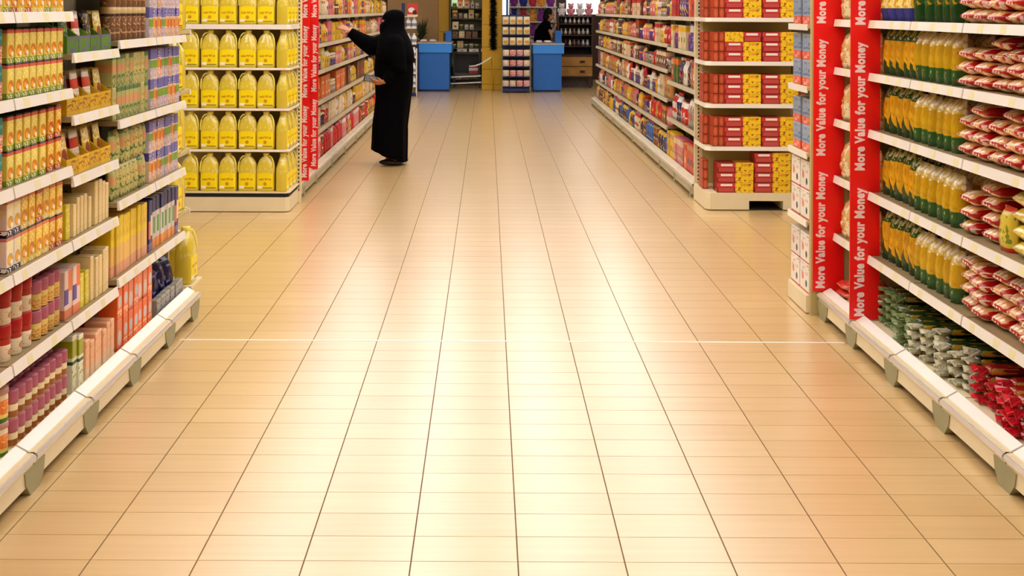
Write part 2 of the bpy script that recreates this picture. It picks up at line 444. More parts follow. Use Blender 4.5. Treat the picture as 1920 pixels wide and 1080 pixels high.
# ------------------------------------------------------------------ red slogan boards
def text_mesh(txt, size, sx, bold):
    cu = bpy.data.curves.new('slogan', 'FONT'); cu.body = txt; cu.size = size; cu.offset = bold; cu.extrude = 0.0008
    cu.resolution_u = 3; cu.space_character = 1.10
    ob = bpy.data.objects.new('slogan_tmp', cu); COL.objects.link(ob)
    dg = bpy.context.evaluated_depsgraph_get()
    me = bpy.data.meshes.new_from_object(ob.evaluated_get(dg))
    bpy.data.objects.remove(ob)
    xs = [v.co.x for v in me.vertices]; x0, x1 = min(xs), max(xs)
    for v in me.vertices: v.co.x = (v.co.x - x0) * sx / (x1-x0)
    me.materials.clear(); me.materials.append(M['lettering'])
    return me
slogan_me = text_mesh('More Value for your Money', 0.064, 0.630, 0.0030)
def slogan_board(label, xa, xb, y, z0, z1, xbase, zstart, n, pitch):
    b = MB().box(xa, xb, y-0.004, y+0.004, z0, z1).build('slogan_board', M['red_board'], origin=((xa+xb)/2, y, z0))
    tag(b, label, 'sign', 'red slogan boards')
    for k in range(n):
        o = bpy.data.objects.new('slogan', slogan_me); COL.objects.link(o); o.parent = b
        o.location = (xbase-(xa+xb)/2, -0.0048, zstart + pitch*k - z0)
        # text runs upwards, letter tops towards -x, facing the shopper
        o.rotation_euler = Matrix(((0, -1, 0), (0, 0, -1), (1, 0, 0))).to_euler()
    return b
slogan_board('red slogan board beside the tall green pasta packets', 1.785, 1.93, 5.54, 0.132, 2.05, 1.853, 0.150, 3, 0.715)
slogan_board('red slogan board at the end of the pasta shelving', 1.765, 1.93, 6.0955, 0.132, 2.05, 1.826, 0.150, 3, 0.715)
slogan_board('red slogan board just behind the oil display post', -1.73, -1.558, 9.89, 0.136, 2.05, -1.578, 0.165, 3, 0.70)
slogan_board('red slogan board further along behind the oil display', -1.73, -1.585, 10.60, 0.136, 2.05, -1.605, 0.165, 3, 0.70)

# ================================================================== PRODUCT SHAPES (origin: base centre, front towards local -Y)
def carton(w, d, h, mat, name='carton', bevel=0.0025):
    return dict(w=w, d=d, h=h, parts=[(name, MB().box(-w/2, w/2, -d/2, d/2, 0, h).mesh(name, mat, bevel=bevel), None)])

def pillow_mesh(name, w, d, h, mat, nu=6, nv=8, crimp=0.08, standing=True, belly=0.5, flat=0.55, seed=1, wob=0.0):
    """closed bag: w wide, h tall, d thick, crimped ends (top only when standing)"""
    rnd = random.Random(seed); vs = []; fs = []
    def th(u, v):
        e = (1 - abs(2*u-1)**3.0)
        if standing: p = min(1.0, (1-v)/0.25)**flat if v > 0.75 else 1.0; p = p * (0.86 + 0.14*math.sin(PI*min(1, v/0.75)))
        else: p = (1 - abs(2*v-1)**4)**flat
        return d/2*max(0.0, e)**0.5*p
    for sgn in (-1, 1):
        for j in range(nv+1):
            for i in range(nu+1):
                u, v = i/nu, j/nv
                pinch = 1.0
                if standing and v > 0.8: pinch = 1 - 0.06*(v-0.8)/0.2
                x = (u-0.5)*w*pinch; t = th(u, v)*(1 + (rnd.random()-0.5)*wob)
                vs.append((x, sgn*max(t, 0.0012), v*h))
    n = (nu+1)*(nv+1)
    for sgn in (0, 1):
        for j in range(nv):
            for i in range(nu):
                a = sgn*n + j*(nu+1) + i
                q = (a, a+1, a+nu+2, a+nu+1)
                fs.append(q if sgn == 0 else q[::-1])
    for i in range(nu):
        fs.append((i, n+i, n+i+1, i+1)); a = nv*(nu+1)+i; fs.append((a, a+1, n+a+1, n+a))
    for j in range(nv):
        a = j*(nu+1); fs.append((a, a+nu+1, n+a+nu+1, n+a)); a += nu; fs.append((a, n+a, n+a+nu+1, a+nu+1))
    me = MB().add(vs, fs).mesh(name, mat, smooth=True)
    return me

def pouch(w, d, h, mat, name='packet', seed=1, wob=0.15):
    return dict(w=w, d=d, h=h, parts=[(name, pillow_mesh(name, w, d, h, mat, seed=seed, wob=wob), None)])

def lying_bag(w, l, h, mat, name='bag', seed=1):
    """bag lying flat: w wide, l deep (crimped at the two short ends), h thick"""
    rnd = random.Random(seed); nu, nv = 6, 8; vs = []; fs = []
    for sgn in (-1, 1):
        for j in range(nv+1):
            for i in range(nu+1):
                u, v = i/nu, j/nv
                e = max(0.12, 1-abs(2*u-1)**6)**0.5; p = max(0.10, 1-abs(2*v-1)**9)**0.5
                fl = 1 - 0.10*(abs(2*v-1)**6)
                x = (u-0.5)*w*fl; t = h/2*e*p*(1+(rnd.random()-0.5)*0.26)
                zz = h/2 + sgn*max(t, 0.0012)
                vs.append((x + (rnd.random()-0.5)*0.004, (v-0.5)*l, zz))
    n = (nu+1)*(nv+1)
    for sgn in (0, 1):
        for j in range(nv):
            for i in range(nu):
                a = sgn*n + j*(nu+1) + i; q = (a, a+1, a+nu+2, a+nu+1); fs.append(q if sgn else q[::-1])
    for i in range(nu):
        fs.append((i, i+1, n+i+1, n+i)); a = nv*(nu+1)+i; fs.append((a, n+a, n+a+1, a+1))
    for j in range(nv):
        a = j*(nu+1); fs.append((a, n+a, n+a+nu+1, a+nu+1)); a += nu; fs.append((a, a+nu+1, n+a+nu+1, n+a))
    mb = MB().add(vs, fs); zs = [p[2] for p in mb.v]; z0 = min(zs)
    mb.v = [(x, y, z-z0) for x, y, z in mb.v]
    return dict(w=w, d=l, h=(max(zs)-z0)*0.97, parts=[(name, mb.mesh(name, mat, smooth=True), None)])

def jar(r, h, mat, lid, name='jar', lid_h=0.022, neck=0.9, seg=14):
    b = MB().lathe([(r*0.9, 0), (r, 0.006), (r, h-lid_h-0.014), (r*neck, h-lid_h-0.002), (r*neck, h-lid_h)], seg=seg).mesh(name, mat, smooth=True)
    l = MB().lathe([(r*neck*1.05, h-lid_h), (r*neck*1.08, h-lid_h+0.003), (r*neck*1.08, h-0.003), (r*neck*1.0, h)], seg=seg).mesh('lid', lid, smooth=True)
    return dict(w=2*r, d=2*r, h=h, parts=[(name, b, None), ('lid', l, 0)])

def bottle(r, h, mat, cap, name='bottle', seg=12):
    b = MB().lathe([(r*0.9, 0), (r, 0.008), (r, h*0.62), (r*0.85, h*0.7), (r*0.42, h*0.82), (r*0.38, h*0.92)], seg=seg).mesh(name, mat, smooth=True)
    l = MB().lathe([(r*0.42, h*0.90), (r*0.44, h*0.91), (r*0.44, h*0.99), (r*0.38, h)], seg=seg).mesh('cap', cap, smooth=True)
    return dict(w=2*r, d=2*r, h=h, parts=[(name, b, None), ('cap', l, 0)])

def pasta_bundle(w, l, h, mat, end, name='pasta_packet', seed=1):
    """long flat packet lying with its gathered clear end towards the aisle"""
    rnd = random.Random(seed); mb = MB(); seg = 10; vs = []; fs = []
    ys = [-0.5, -0.36, -0.30, 0.3, 0.5]; sc = [(1.12, 0.10), (0.7, 0.55), (0.96, 1.0), (1.0, 1.0), (0.9, 0.5)]
    for y, (sx, sz) in zip(ys, sc):
        for k in range(seg):
            a = 2*PI*k/seg
            ca, sa = math.cos(a), math.sin(a)
            x = w/2*sx*math.copysign(abs(ca)**0.6, ca); z = h/2*sz*math.copysign(abs(sa)**0.6, sa)
            if y == -0.5: z += h*0.35*math.sin(5*ca+seed)
            vs.append((x, y*l, h/2+z))
    for j in range(len(ys)-1):
        for k in range(seg): fs.append((j*seg+k, j*seg+(k+1) % seg, (j+1)*seg+(k+1) % seg, (j+1)*seg+k))
    fs.append(tuple(range(seg))); fs.append(tuple(4*seg+k for k in range(seg)))
    nb = seg*2
    body = MB().add(vs[seg:], [tuple(i-seg for i in f) for f in fs[seg:4*seg]] + [tuple(range(seg))[::-1], tuple(3*seg+k for k in range(seg))]).mesh(name, mat, smooth=True)
    tail = MB().add(vs[:nb], fs[:seg] + [tuple(range(seg))[::-1]]).mesh('gathered_end', end)
    return dict(w=w, d=l, h=h, parts=[(name, body, None), ('gathered_end', tail, 0)])

def tray(w, d, h, mat, name='display_tray', front=0.45):
    t = 0.003; mb = MB()
    mb.box(-w/2, w/2, -d/2, d/2, 0, t)
    mb.box(-w/2, w/2, d/2-t, d/2, t, h); mb.box(-w/2, w/2, -d/2, -d/2+t, t, h*front)
    for s in (-1, 1):
        x0, x1 = sorted((s*w/2, s*(w/2-t)))
        vs = [(x0, -d/2+t, t), (x1, -d/2+t, t), (x1, d/2-t, t), (x0, d/2-t, t), (x0, -d/2+t, h*front), (x1, -d/2+t, h*front), (x1, d/2-t, h), (x0, d/2-t, h)]
        mb.add(vs, [(0,3,2,1), (4,5,6,7), (0,1,5,4), (1,2,6,5), (2,3,7,6), (3,0,4,7)])
    return dict(w=w, d=d, h=h, parts=[(name, mb.mesh(name, mat), None)])

def put(p, loc, rz=0.0, label=None, cat=None, group=None, tilt=0.0, roll=0.0, order='XYZ'):
    root = None; made = []
    for nm, me, par in p['parts']:
        o = bpy.data.objects.new(nm, me); COL.objects.link(o)
        if par is None:
            o.location = loc
            o.rotation_euler = (tilt, roll, rz); root = o
        else: o.parent = made[par]
        made.append(o)
    tag(root, label, cat, group)
    return root

ROT = {'L': PI/2, 'R': -PI/2, 'F': 0.0, 'B': PI}
def pos(side, plane, a, z, dep):
    if side == 'L': return (-plane-dep, a, z)
    if side == 'R': return (plane+dep, a, z)
    if side == 'B': return (a, plane-dep, z)
    return (a, plane+dep, z)

def fill(side, plane, a0, a1, z, protos, label, cat, group, rows=1, deep=1, gap=0.004, jit=0.004, tj=0.03, rowmax=None, skip=0.0, deepgap=0.006, setback=0.0, ztop=None):
    """a row of alike goods on a shelf; protos: one shape or a list used at random"""
    if not isinstance(protos, list): protos = [protos]
    p0 = protos[0]; n = max(1, int((a1-a0+0.001)/(p0['w']+gap))); step = (a1-a0)/n
    for i in range(n):
        rr = rows if rowmax is None else rowmax(i, n)
        for k in range(deep):
            dep = setback + p0['d']/2 + k*(p0['d']+deepgap) + random.random()*jit*2
            zz = z
            for r in range(rr):
                if skip and random.random() < skip: break
                p = random.choice(protos)
                if ztop and zz + p['h'] > ztop: break
                a = a0 + step*(i+0.5) + (random.random()-0.5)*min(jit, step-p0['w'] if step > p0['w'] else 0)
                put(p, pos(side, plane, a, zz+0.0005, dep), ROT[side] + (random.random()-0.5)*tj, label, cat, group)
                zz += p['h'] + 0.0005

# ================================================================== SOUP SHELVING (left)
PA = 1.645                                   # front line of the goods on its shelves
Y1a, Y1b = 3.87, 4.385                       # bay beside the frame edge
Y2a, Y2b = 4.415, 4.935
Y3a, Y3b = 4.965, 5.485
Y4a, Y4b = 5.515, 6.035
Y0a, Y0b = 2.24, 3.845

def soup(name, top, body, swirl, bottom, cup=(250, 244, 226), dark=(40, 26, 24)):
    p = PM(name, body, jitter=0.10)
    p.marks(0, 1, 0.55, 0.86, (252, 232, 140), 9, 26, 0.52, 1.3)
    p.disc(0.5, 0.36, 0.42, 0.17, swirl).disc(0.42, 0.34, 0.22, 0.09, (246, 170, 40)).disc(0.70, 0.28, 0.16, 0.07, cup)
    p.band('z', 0.0, 0.16, bottom).marks(0, 1, 0.0, 0.14, cup, 6, 20, 0.58, 2.2)
    p.band('z', 0.86, 1.01, top).band('z', 0.955, 1.01, dark)
    return p.done()
m_soup_g = soup('soup_green_print', (214, 96, 74), (232, 206, 84), (216, 120, 22), (132, 158, 30))
m_soup_o = soup('soup_orange_print', (206, 84, 56), (232, 170, 36), (196, 84, 20), (186, 70, 24))
m_soup_y = soup('soup_gold_print', (226, 130, 80), (238, 182, 40), (210, 130, 30), (232, 196, 70), dark=(18, 18, 24))
m_soup_n = soup('soup_navy_print', (206, 130, 120), (232, 222, 206), (214, 164, 60), (24, 30, 74), dark=(14, 16, 40))
soup_g = carton(0.0545, 0.09, 0.122, m_soup_g, 'soup_carton'); soup_o = carton(0.0545, 0.09, 0.122, m_soup_o, 'soup_carton')
soup_y = carton(0.056, 0.09, 0.128, m_soup_y, 'soup_carton'); soup_n = carton(0.056, 0.09, 0.128, m_soup_n, 'soup_carton')
G = 'soup cartons on the soup shelving'
fill('L', PA, Y1a, Y1b, 1.33, soup_g, 'yellow soup carton with green foot, stacked in two rows under the top visible shelf', 'carton', G, rows=2, jit=0.002)
fill('L', PA, Y1a, 4.22, 1.028, soup_g, 'yellow soup carton with green foot, one shelf below the upper soup row', 'carton', G, rows=2, jit=0.002)
fill('L', PA, 4.225, Y1b, 1.028, soup_o, 'deep orange soup carton beside the yellow and green ones', 'carton', G, rows=2, jit=0.002)
fill('L', PA, Y1a, 3.99, 0.73, soup_n, 'white soup carton with navy foot at the bay joint', 'carton', G, rows=2, jit=0.002)
fill('L', PA, 3.99, Y1b, 0.73, [soup_y, soup_y, soup_o], 'golden soup carton with black top edge on the third shelf up', 'carton', G, rows=2, jit=0.002)
fill('L', PA, 2.8, Y1b, 1.628, [soup_y, soup_g, soup_o], 'soup carton on the highest visible shelf of the soup bay', 'carton', G, rows=1, jit=0.002)

m_teal = PM('teal_carton_print', (16, 124, 122)).band('z', 0.0, 0.52, (206, 92, 74)).marks(0, 1, 0.05, 0.5, (240, 214, 190), 12, 14, 0.5).marks(0, 1, 0.7, 0.78, (120, 200, 190), 20, 10, 0.5).done()
teal = carton(0.085, 0.11, 0.122, m_teal, 'spice_carton')
for z, t in ((1.33, 'upper'), (1.028, 'lower')):
    fill('L', PA, Y0a, Y0b, z, teal, f'teal and red carton on the {t} of the two soup shelves', 'carton', 'teal cartons', rows=2)
m_orange_can = PM('orange_can_print', (244, 108, 40)).marks(0, 1, 0.1, 0.9, (250, 190, 90), 9, 12, 0.55).band('z', 0.92, 1, (150, 90, 60)).done()
M['steel'] = plain('tin_steel', (170, 160, 145), 0.3, metal=0.9)
ocan = jar(0.034, 0.125, m_orange_can, M['steel'], 'tin', 0.008, 0.97)
fill('L', PA, Y0a, Y0b, 0.73, ocan, 'orange tin stacked in two rows level with the golden soup cartons', 'tin', 'orange tins', rows=2)
fill('L', PA, Y0a, Y0b, 0.42, ocan, 'orange tin stacked in two rows level with the red topped jars', 'tin', 'orange tins', rows=2)

m_cream_lab = PM('cream_jar_print', (238, 222, 190)).band('z', 0.72, 1, (176, 40, 30)).disc(0.5, 0.4, 0.2, 0.14, (196, 130, 70)).marks(0, 1, 0.1, 0.6, (206, 170, 120), 10, 16, 0.62).done()
m_redlid = plain('red_lid', (176, 18, 16), 0.35)
m_purplab = PM('mustard_jar_print', (226, 198, 110)).band('z', 0.0, 0.08, (120, 60, 40)).marks(0, 1, 0.15, 0.7, (206, 120, 30), 9, 14, 0.5).done()
m_purplid = plain('plum_lid', (176, 92, 108), 0.35, noise=0.15, nscale=30)
m_brownlab = PM('brown_jar_print', (160, 94, 40)).band('z', 0.55, 1, (240, 222, 176)).band('z', 0, 0.12, (214, 190, 150)).done()
m_greenlab = PM('orange_jar_print', (240, 130, 50)).band('z', 0.0, 0.16, (50, 120, 34)).band('z', 0.16, 0.3, (246, 222, 120)).band('z', 0.8, 1, (236, 214, 180)).marks(0, 1, 0.3, 0.8, (250, 190, 110), 8, 10, 0.55).done()
m_whitelid = plain('clay_lid', (190, 140, 118), 0.4)
jar_red = jar(0.031, 0.128, m_cream_lab, m_redlid, 'jar', 0.045, 0.97)
jar_plum = jar(0.026, 0.108, m_purplab, m_purplid, 'jar', 0.045, 1.0, 12)
jar_brown = jar(0.024, 0.098, m_brownlab, m_purplid, 'jar', 0.046, 1.0, 12)
jar_green = jar(0.036, 0.115, m_greenlab, m_whitelid, 'jar', 0.02, 0.97)
G = 'jars on the soup shelving'
fill('L', PA, Y1a, 4.13, 0.42, jar_red, 'cream jar with tall red lid stacked two high', 'jar', G, rows=2, jit=0.003)
fill('L', PA, 4.14, Y1b, 0.42, jar_plum, 'mustard jar with plum lid beside the red lidded jars', 'jar', G, rows=2, deep=2, jit=0.002)
PAB = 1.618
fill('L', PAB, Y1a+0.01, Y1b, 0.128, jar_brown, 'small brown jar with plum lid on the bottom deck', 'jar', G, rows=2, deep=2, jit=0.002)
fill('L', PAB, Y0a, 3.865, 0.128, jar_green, 'orange jar with green foot on the bottom deck', 'jar', G, rows=2, jit=0.003)

# --- second bay: sachets leaning in display trays, slim boxes
m_yel_tray = PM('yellow_tray_print', (226, 178, 26)).marks(0, 1, 0.1, 0.4, (150, 80, 10), 9, 10, 0.56).done()
m_grn_tray = PM('green_tray_print', (84, 132, 30)).marks(0, 1, 0.0, 0.45, (110, 90, 140), 5, 6, 0.56).done()
m_s1 = PM('sachet_white', (240, 230, 214)).band('z', 0.55, 0.8, (206, 60, 30)).marks(0, 1, 0.1, 0.5, (214, 180, 40), 7, 10, 0.5).done()
m_s2 = PM('sachet_yellow', (226, 190, 50)).disc(0.5, 0.4, 0.3, 0.2, (150, 60, 40)).marks(0, 1, 0.6, 0.95, (250, 240, 200), 8, 14, 0.5).done()
m_s3 = PM('sachet_green', (28, 74, 26)).marks(0, 1, 0.3, 0.9, (140, 170, 40), 6, 10, 0.52).band('z', 0.8, 1, (236, 234, 214)).done()
m_s4 = PM('sachet_black', (34, 26, 22)).marks(0, 1, 0.2, 0.9, (200, 160, 60), 7, 12, 0.56).done()
sach = [pouch(0.085, 0.018, 0.165, m, 'sachet', i) for i, m in enumerate((m_s1, m_s2, m_s3, m_s4))]
ty = tray(0.125, 0.12, 0.15, m_yel_tray); tg = tray(0.125, 0.12, 0.15, m_grn_tray)
for z, tr_, ids, wtr, wsa in ((1.465, tg, (2, 0, 3, 1), 'green', 'highest visible'), (1.22, ty, (3, 0, 0, 1), 'yellow', 'middle'), (0.98, ty, (1, 0, 1, 1), 'yellow', 'lower')):
    for k in range(4):
        a = Y2a + 0.065 + k*0.13
        put(tr_, pos('L', PA, a, z+0.0005, 0.06), PI/2, f'{wtr} open display tray on the {wsa} sachet shelf', 'tray', 'sachet trays')
        for q in range(3):
            s_ = sach[ids[k]]
            put(s_, pos('L', PA, a, z+0.006, 0.030+0.023*q), PI/2+(random.random()-0.5)*0.1, f'{("white and red","yellow","dark green","black")[ids[k]]} sachet leaning in a tray on the {wsa} sachet shelf', 'sachet', 'sachets in trays', tilt=-0.12, roll=(random.random()-0.5)*0.08)
m_slim = PM('slim_cream_print', (240, 216, 160), jitter=0.08).band('x', 0.0, 0.12, (214, 180, 90)).marks(0, 1, 0.1, 0.9, (226, 186, 110), 5, 16, 0.6).done()
m_slim_y = PM('slim_yellow_print', (222, 200, 40), jitter=0.1).marks(0, 1, 0.1, 0.9, (240, 226, 140), 5, 10, 0.55).done()
m_slim_p = PM('slim_peach_print', (236, 178, 132), jitter=0.1).band('z', 0, 0.3, (226, 196, 160)).marks(0, 1, 0.4, 0.95, (214, 130, 80), 6, 10, 0.6).done()
m_slim_g = PM('slim_green_print', (232, 228, 196)).band('z', 0.62, 0.92, (160, 160, 20)).band('z', 0.5, 0.56, (40, 80, 30)).marks(0, 1, 0.0, 0.45, (150, 160, 80), 5, 9, 0.58).done()
slim = [carton(0.036, 0.10, h, m_slim, 'slim_box') for h in (0.15, 0.13, 0.17)]
slim_t = [carton(0.042, 0.10, h, m_slim, 'slim_box') for h in (0.155, 0.185, 0.17)]
slim_y = [carton(0.04, 0.10, h, m_slim_y, 'slim_box') for h in (0.16, 0.14)]
slim_p = [carton(0.042, 0.10, h, m_slim_p, 'slim_box') for h in (0.165, 0.15)]
slim_g = [carton(0.046, 0.10, h, m_slim_g, 'slim_box') for h in (0.225, 0.21)]
G = 'slim boxes beside the soup cartons'
fill('L', PA, Y2a, 4.49, 0.73, slim_y, 'slim yellow box next to the golden soup cartons', 'box', G)
fill('L', PA, 4.49, 4.72, 0.73, slim, 'slim cream box in the uneven row above the price rail', 'box', G)
fill('L', PA, 4.74, Y2b, 0.73, slim_t, 'taller slim cream box at the end of the uneven row', 'box', G)
m_olive = PM('olive_carton_print', (150, 128, 26)).marks(0, 1, 0, 1, (200, 180, 60), 5, 8, 0.56).done()
olive = carton(0.24, 0.10, 0.14, m_olive, 'carton'); olive_flat = carton(0.21, 0.14, 0.035, m_olive, 'carton')
fill('L', PA, Y2a, Y2b-0.02, 0.73, olive, 'olive carton standing behind the slim cream boxes', 'carton', 'olive cartons', setback=0.15)
m_mix = PM('purple_orange_print', (236, 206, 190)).rect(0.0, 0.5, 0.3, 0.62, (90, 60, 150)).rect(0.45, 1.0, 0.55, 1.0, (236, 120, 60)).band('z', 0, 0.2, (226, 130, 90)).done()
mixc = carton(0.075, 0.10, 0.19, m_mix, 'carton')
fill('L', PA, Y2a, 4.58, 0.42, mixc, 'white carton with purple and orange blocks next to the plum lidded jars', 'carton', 'purple and orange cartons')
fill('L', PA, 4.585, 4.70, 0.42, slim_y, 'slim yellow box on the second shelf up', 'box', G)
fill('L', PA, 4.705, Y2b, 0.42, slim_t, 'slim cream box on the second shelf up', 'box', G)
for k in range(2):
    for r in range(5):
        put(olive_flat, pos('L', PA, Y2a+0.12+0.25*k+random.random()*0.02, 0.4205+0.0352*r, 0.19+random.random()*0.02), PI/2+(random.random()-0.5)*0.15, 'flat olive carton piled behind the slim boxes', 'carton', 'olive cartons')
fill('L', PAB, Y2a, 4.56, 0.128, slim_g, 'slim green and white box on the bottom deck', 'box', G)
fill('L', PAB, 4.57, Y2b, 0.128, slim_p, 'slim peach box on the bottom deck', 'box', G)
m_rust = PM('rust_carton_print', (170, 62, 22)).marks(0, 1, 0, 1, (206, 96, 40), 6, 10, 0.6).done()
rust = carton(0.11, 0.10, 0.225, m_rust, 'carton')
fill('L', PAB, 4.57, Y2b, 0.128, rust, 'rust red carton standing behind the slim peach boxes', 'carton', 'rust cartons', setback=0.13)

# --- third and fourth bay
m_br_b = PM('brown_bottle_print', (120, 82, 50)).marks(0, 1, 0.1, 0.9, (206, 160, 120), 6, 9, 0.55).band('z', 0.9, 1, (60, 40, 30)).done()
m_gr_b = PM('green_bottle_print', (176, 174, 104)).band('z', 0.45, 0.7, (206, 150, 100)).marks(0, 1, 0.0, 0.4, (60, 100, 40), 6, 8, 0.52).band('z', 0.85, 1, (86, 120, 70)).done()
m_gr_c = PM('olive_bottle_print', (196, 184, 116)).band('z', 0.4, 0.72, (206, 186, 110)).marks(0, 1, 0.0, 0.9, (100, 120, 50), 7, 9, 0.56).done()
m_grcap = plain('green_cap', (70, 100, 60), 0.4)
m_purp = PM('purple_box_print', (232, 200, 170)).band('z', 0.70, 0.98, (84, 70, 150)).marks(0, 1, 0.72, 0.96, (216, 210, 226), 8, 14, 0.55).rect(0, 0.55, 0.35, 0.66, (226, 150, 40)).rect(0.5, 1.0, 0.3, 0.6, (206, 90, 40)).marks(0, 1, 0.0, 0.3, (206, 150, 110), 6, 8, 0.5).done()
m_purp2 = PM('lilac_box_print', (214, 206, 206)).band('z', 0.66, 1.0, (110, 104, 170)).rect(0, 1.0, 0.36, 0.62, (120, 160, 40)).marks(0, 1, 0.05, 0.35, (190, 140, 160), 7, 8, 0.5).done()
m_or_b = PM('orange_box_print', (240, 106, 40)).disc(0.5, 0.55, 0.36, 0.2, (200, 190, 190)).marks(0, 1, 0.1, 0.3, (246, 200, 160), 6, 10, 0.5).done()
m_or_c = PM('salmon_box_print', (236, 130, 84)).disc(0.45, 0.4, 0.4, 0.24, (214, 196, 186)).band('z', 0.0, 0.12, (190, 70, 50)).done()
m_ytop = PM('yellow_top_print', (236, 190, 96)).band('z', 0.52, 1, (240, 206, 20)).marks(0, 1, 0.6, 0.9, (206, 150, 10), 6, 8, 0.58).band('z', 0.0, 0.2, (226, 160, 120)).done()
m_navy = PM('navy_box_print', (40, 40, 110)).rect(0.0, 0.5, 0.25, 0.6, (226, 120, 60)).rect(0.5, 1.0, 0.3, 0.7, (222, 214, 210)).band('z', 0, 0.16, (120, 110, 150)).done()
m_navy2 = PM('navy_green_print', (216, 206, 200)).band('z', 0.72, 1, (30, 34, 90)).rect(0.2, 0.8, 0.3, 0.62, (70, 150, 40)).band('z', 0, 0.2, (236, 150, 70)).done()
brb = jar(0.034, 0.15, m_br_b, plain('sand_lid', (206, 176, 120), 0.4), 'jar', 0.03, 0.95)
grb = [bottle(0.027, 0.15, m_gr_b, m_grcap, 'bottle'), bottle(0.027, 0.15, m_gr_c, m_grcap, 'bottle')]
gr_p = [carton(0.05, 0.08, 0.145, m_gr_b, 'herb_carton'), carton(0.05, 0.08, 0.145, m_gr_c, 'herb_carton')]
gr_q = [pouch(0.058, 0.04, 0.155, m_gr_c, 'herb_packet', 3), pouch(0.058, 0.04, 0.155, m_gr_b, 'herb_packet', 4)]
pur = [carton(0.058, 0.09, 0.148, m_purp, 'carton'), carton(0.058, 0.09, 0.148, m_purp2, 'carton')]
org = [carton(0.062, 0.09, 0.138, m_or_b, 'carton'), carton(0.062, 0.09, 0.138, m_or_c, 'carton')]
ytop = [carton(0.045, 0.10, h, m_ytop, 'slim_box') for h in (0.255, 0.262)]
nav = [carton(0.055, 0.10, 0.25, m_navy, 'carton'), carton(0.055, 0.10, 0.255, m_navy2, 'carton')]
fill('L', PA, Y3a, Y3b, 1.50, brb, 'brown jar with sand lid on the highest visible shelf', 'jar', 'brown jars', rows=2)
fill('L', PA, Y4a, Y4b, 1.50, pur, 'purple topped carton on the highest visible shelf', 'carton', 'purple cartons', rows=2)
fill('L', PA, Y3a, Y3b, 1.148, gr_p, 'olive green herb carton in two rows above the herb packets', 'carton', 'herb cartons', rows=2, jit=0.002)
fill('L', PA, Y4a, Y4b, 1.148, pur, 'purple topped carton level with the olive herb cartons', 'carton', 'purple cartons', rows=2)
fill('L', PA, Y3a, Y3b, 0.79, gr_q, 'olive green herb packet standing two high', 'packet', 'herb packets', rows=2, jit=0.003)
fill('L', PA, Y4a, Y4b, 0.79, pur, 'purple topped carton level with the herb packets', 'carton', 'purple cartons', rows=2)
fill('L', PA, Y3a, Y3b, 0.45, ytop, 'tall slim box with bright yellow top', 'box', 'yellow topped boxes')
fill('L', PA, Y4a, Y4b, 0.45, nav, 'tall navy and orange carton beside the yellow topped boxes', 'carton', 'navy cartons')
fill('L', PAB, Y3a, Y3b, 0.128, org, 'orange carton stacked two high on the bottom deck', 'carton', 'orange cartons', rows=2)
m_nbag = PM('navy_bag_print', (14, 14, 60), rough=0.25).marks(0, 1, 0.2, 0.9, (120, 116, 160), 5, 7, 0.6).done()
m_gbag = PM('grey_bag_print', (150, 146, 130), rough=0.3).marks(0, 1, 0.1, 0.9, (40, 50, 120), 5, 7, 0.55).done()
nbag = [pouch(0.12, 0.07, 0.22, m_nbag, 'bag', 5, 0.3), pouch(0.12, 0.07, 0.20, m_nbag, 'bag', 6, 0.3)]
for k in range(4):
    put(nbag[k % 2], pos('L', PAB, Y4a+0.07+0.128*k, 0.1345, 0.075), PI/2+0.1*(k % 3-1), 'dark navy bag slumped on the bottom deck', 'bag', 'navy bags', tilt=-0.12)
gb = carton(0.07, 0.035, 0.085, m_gbag, 'carton')
fill('L', PAB-0.012, Y4a, Y4b-0.03, 0.128, gb, 'low grey and blue carton in front of the navy bags', 'carton', 'grey cartons')

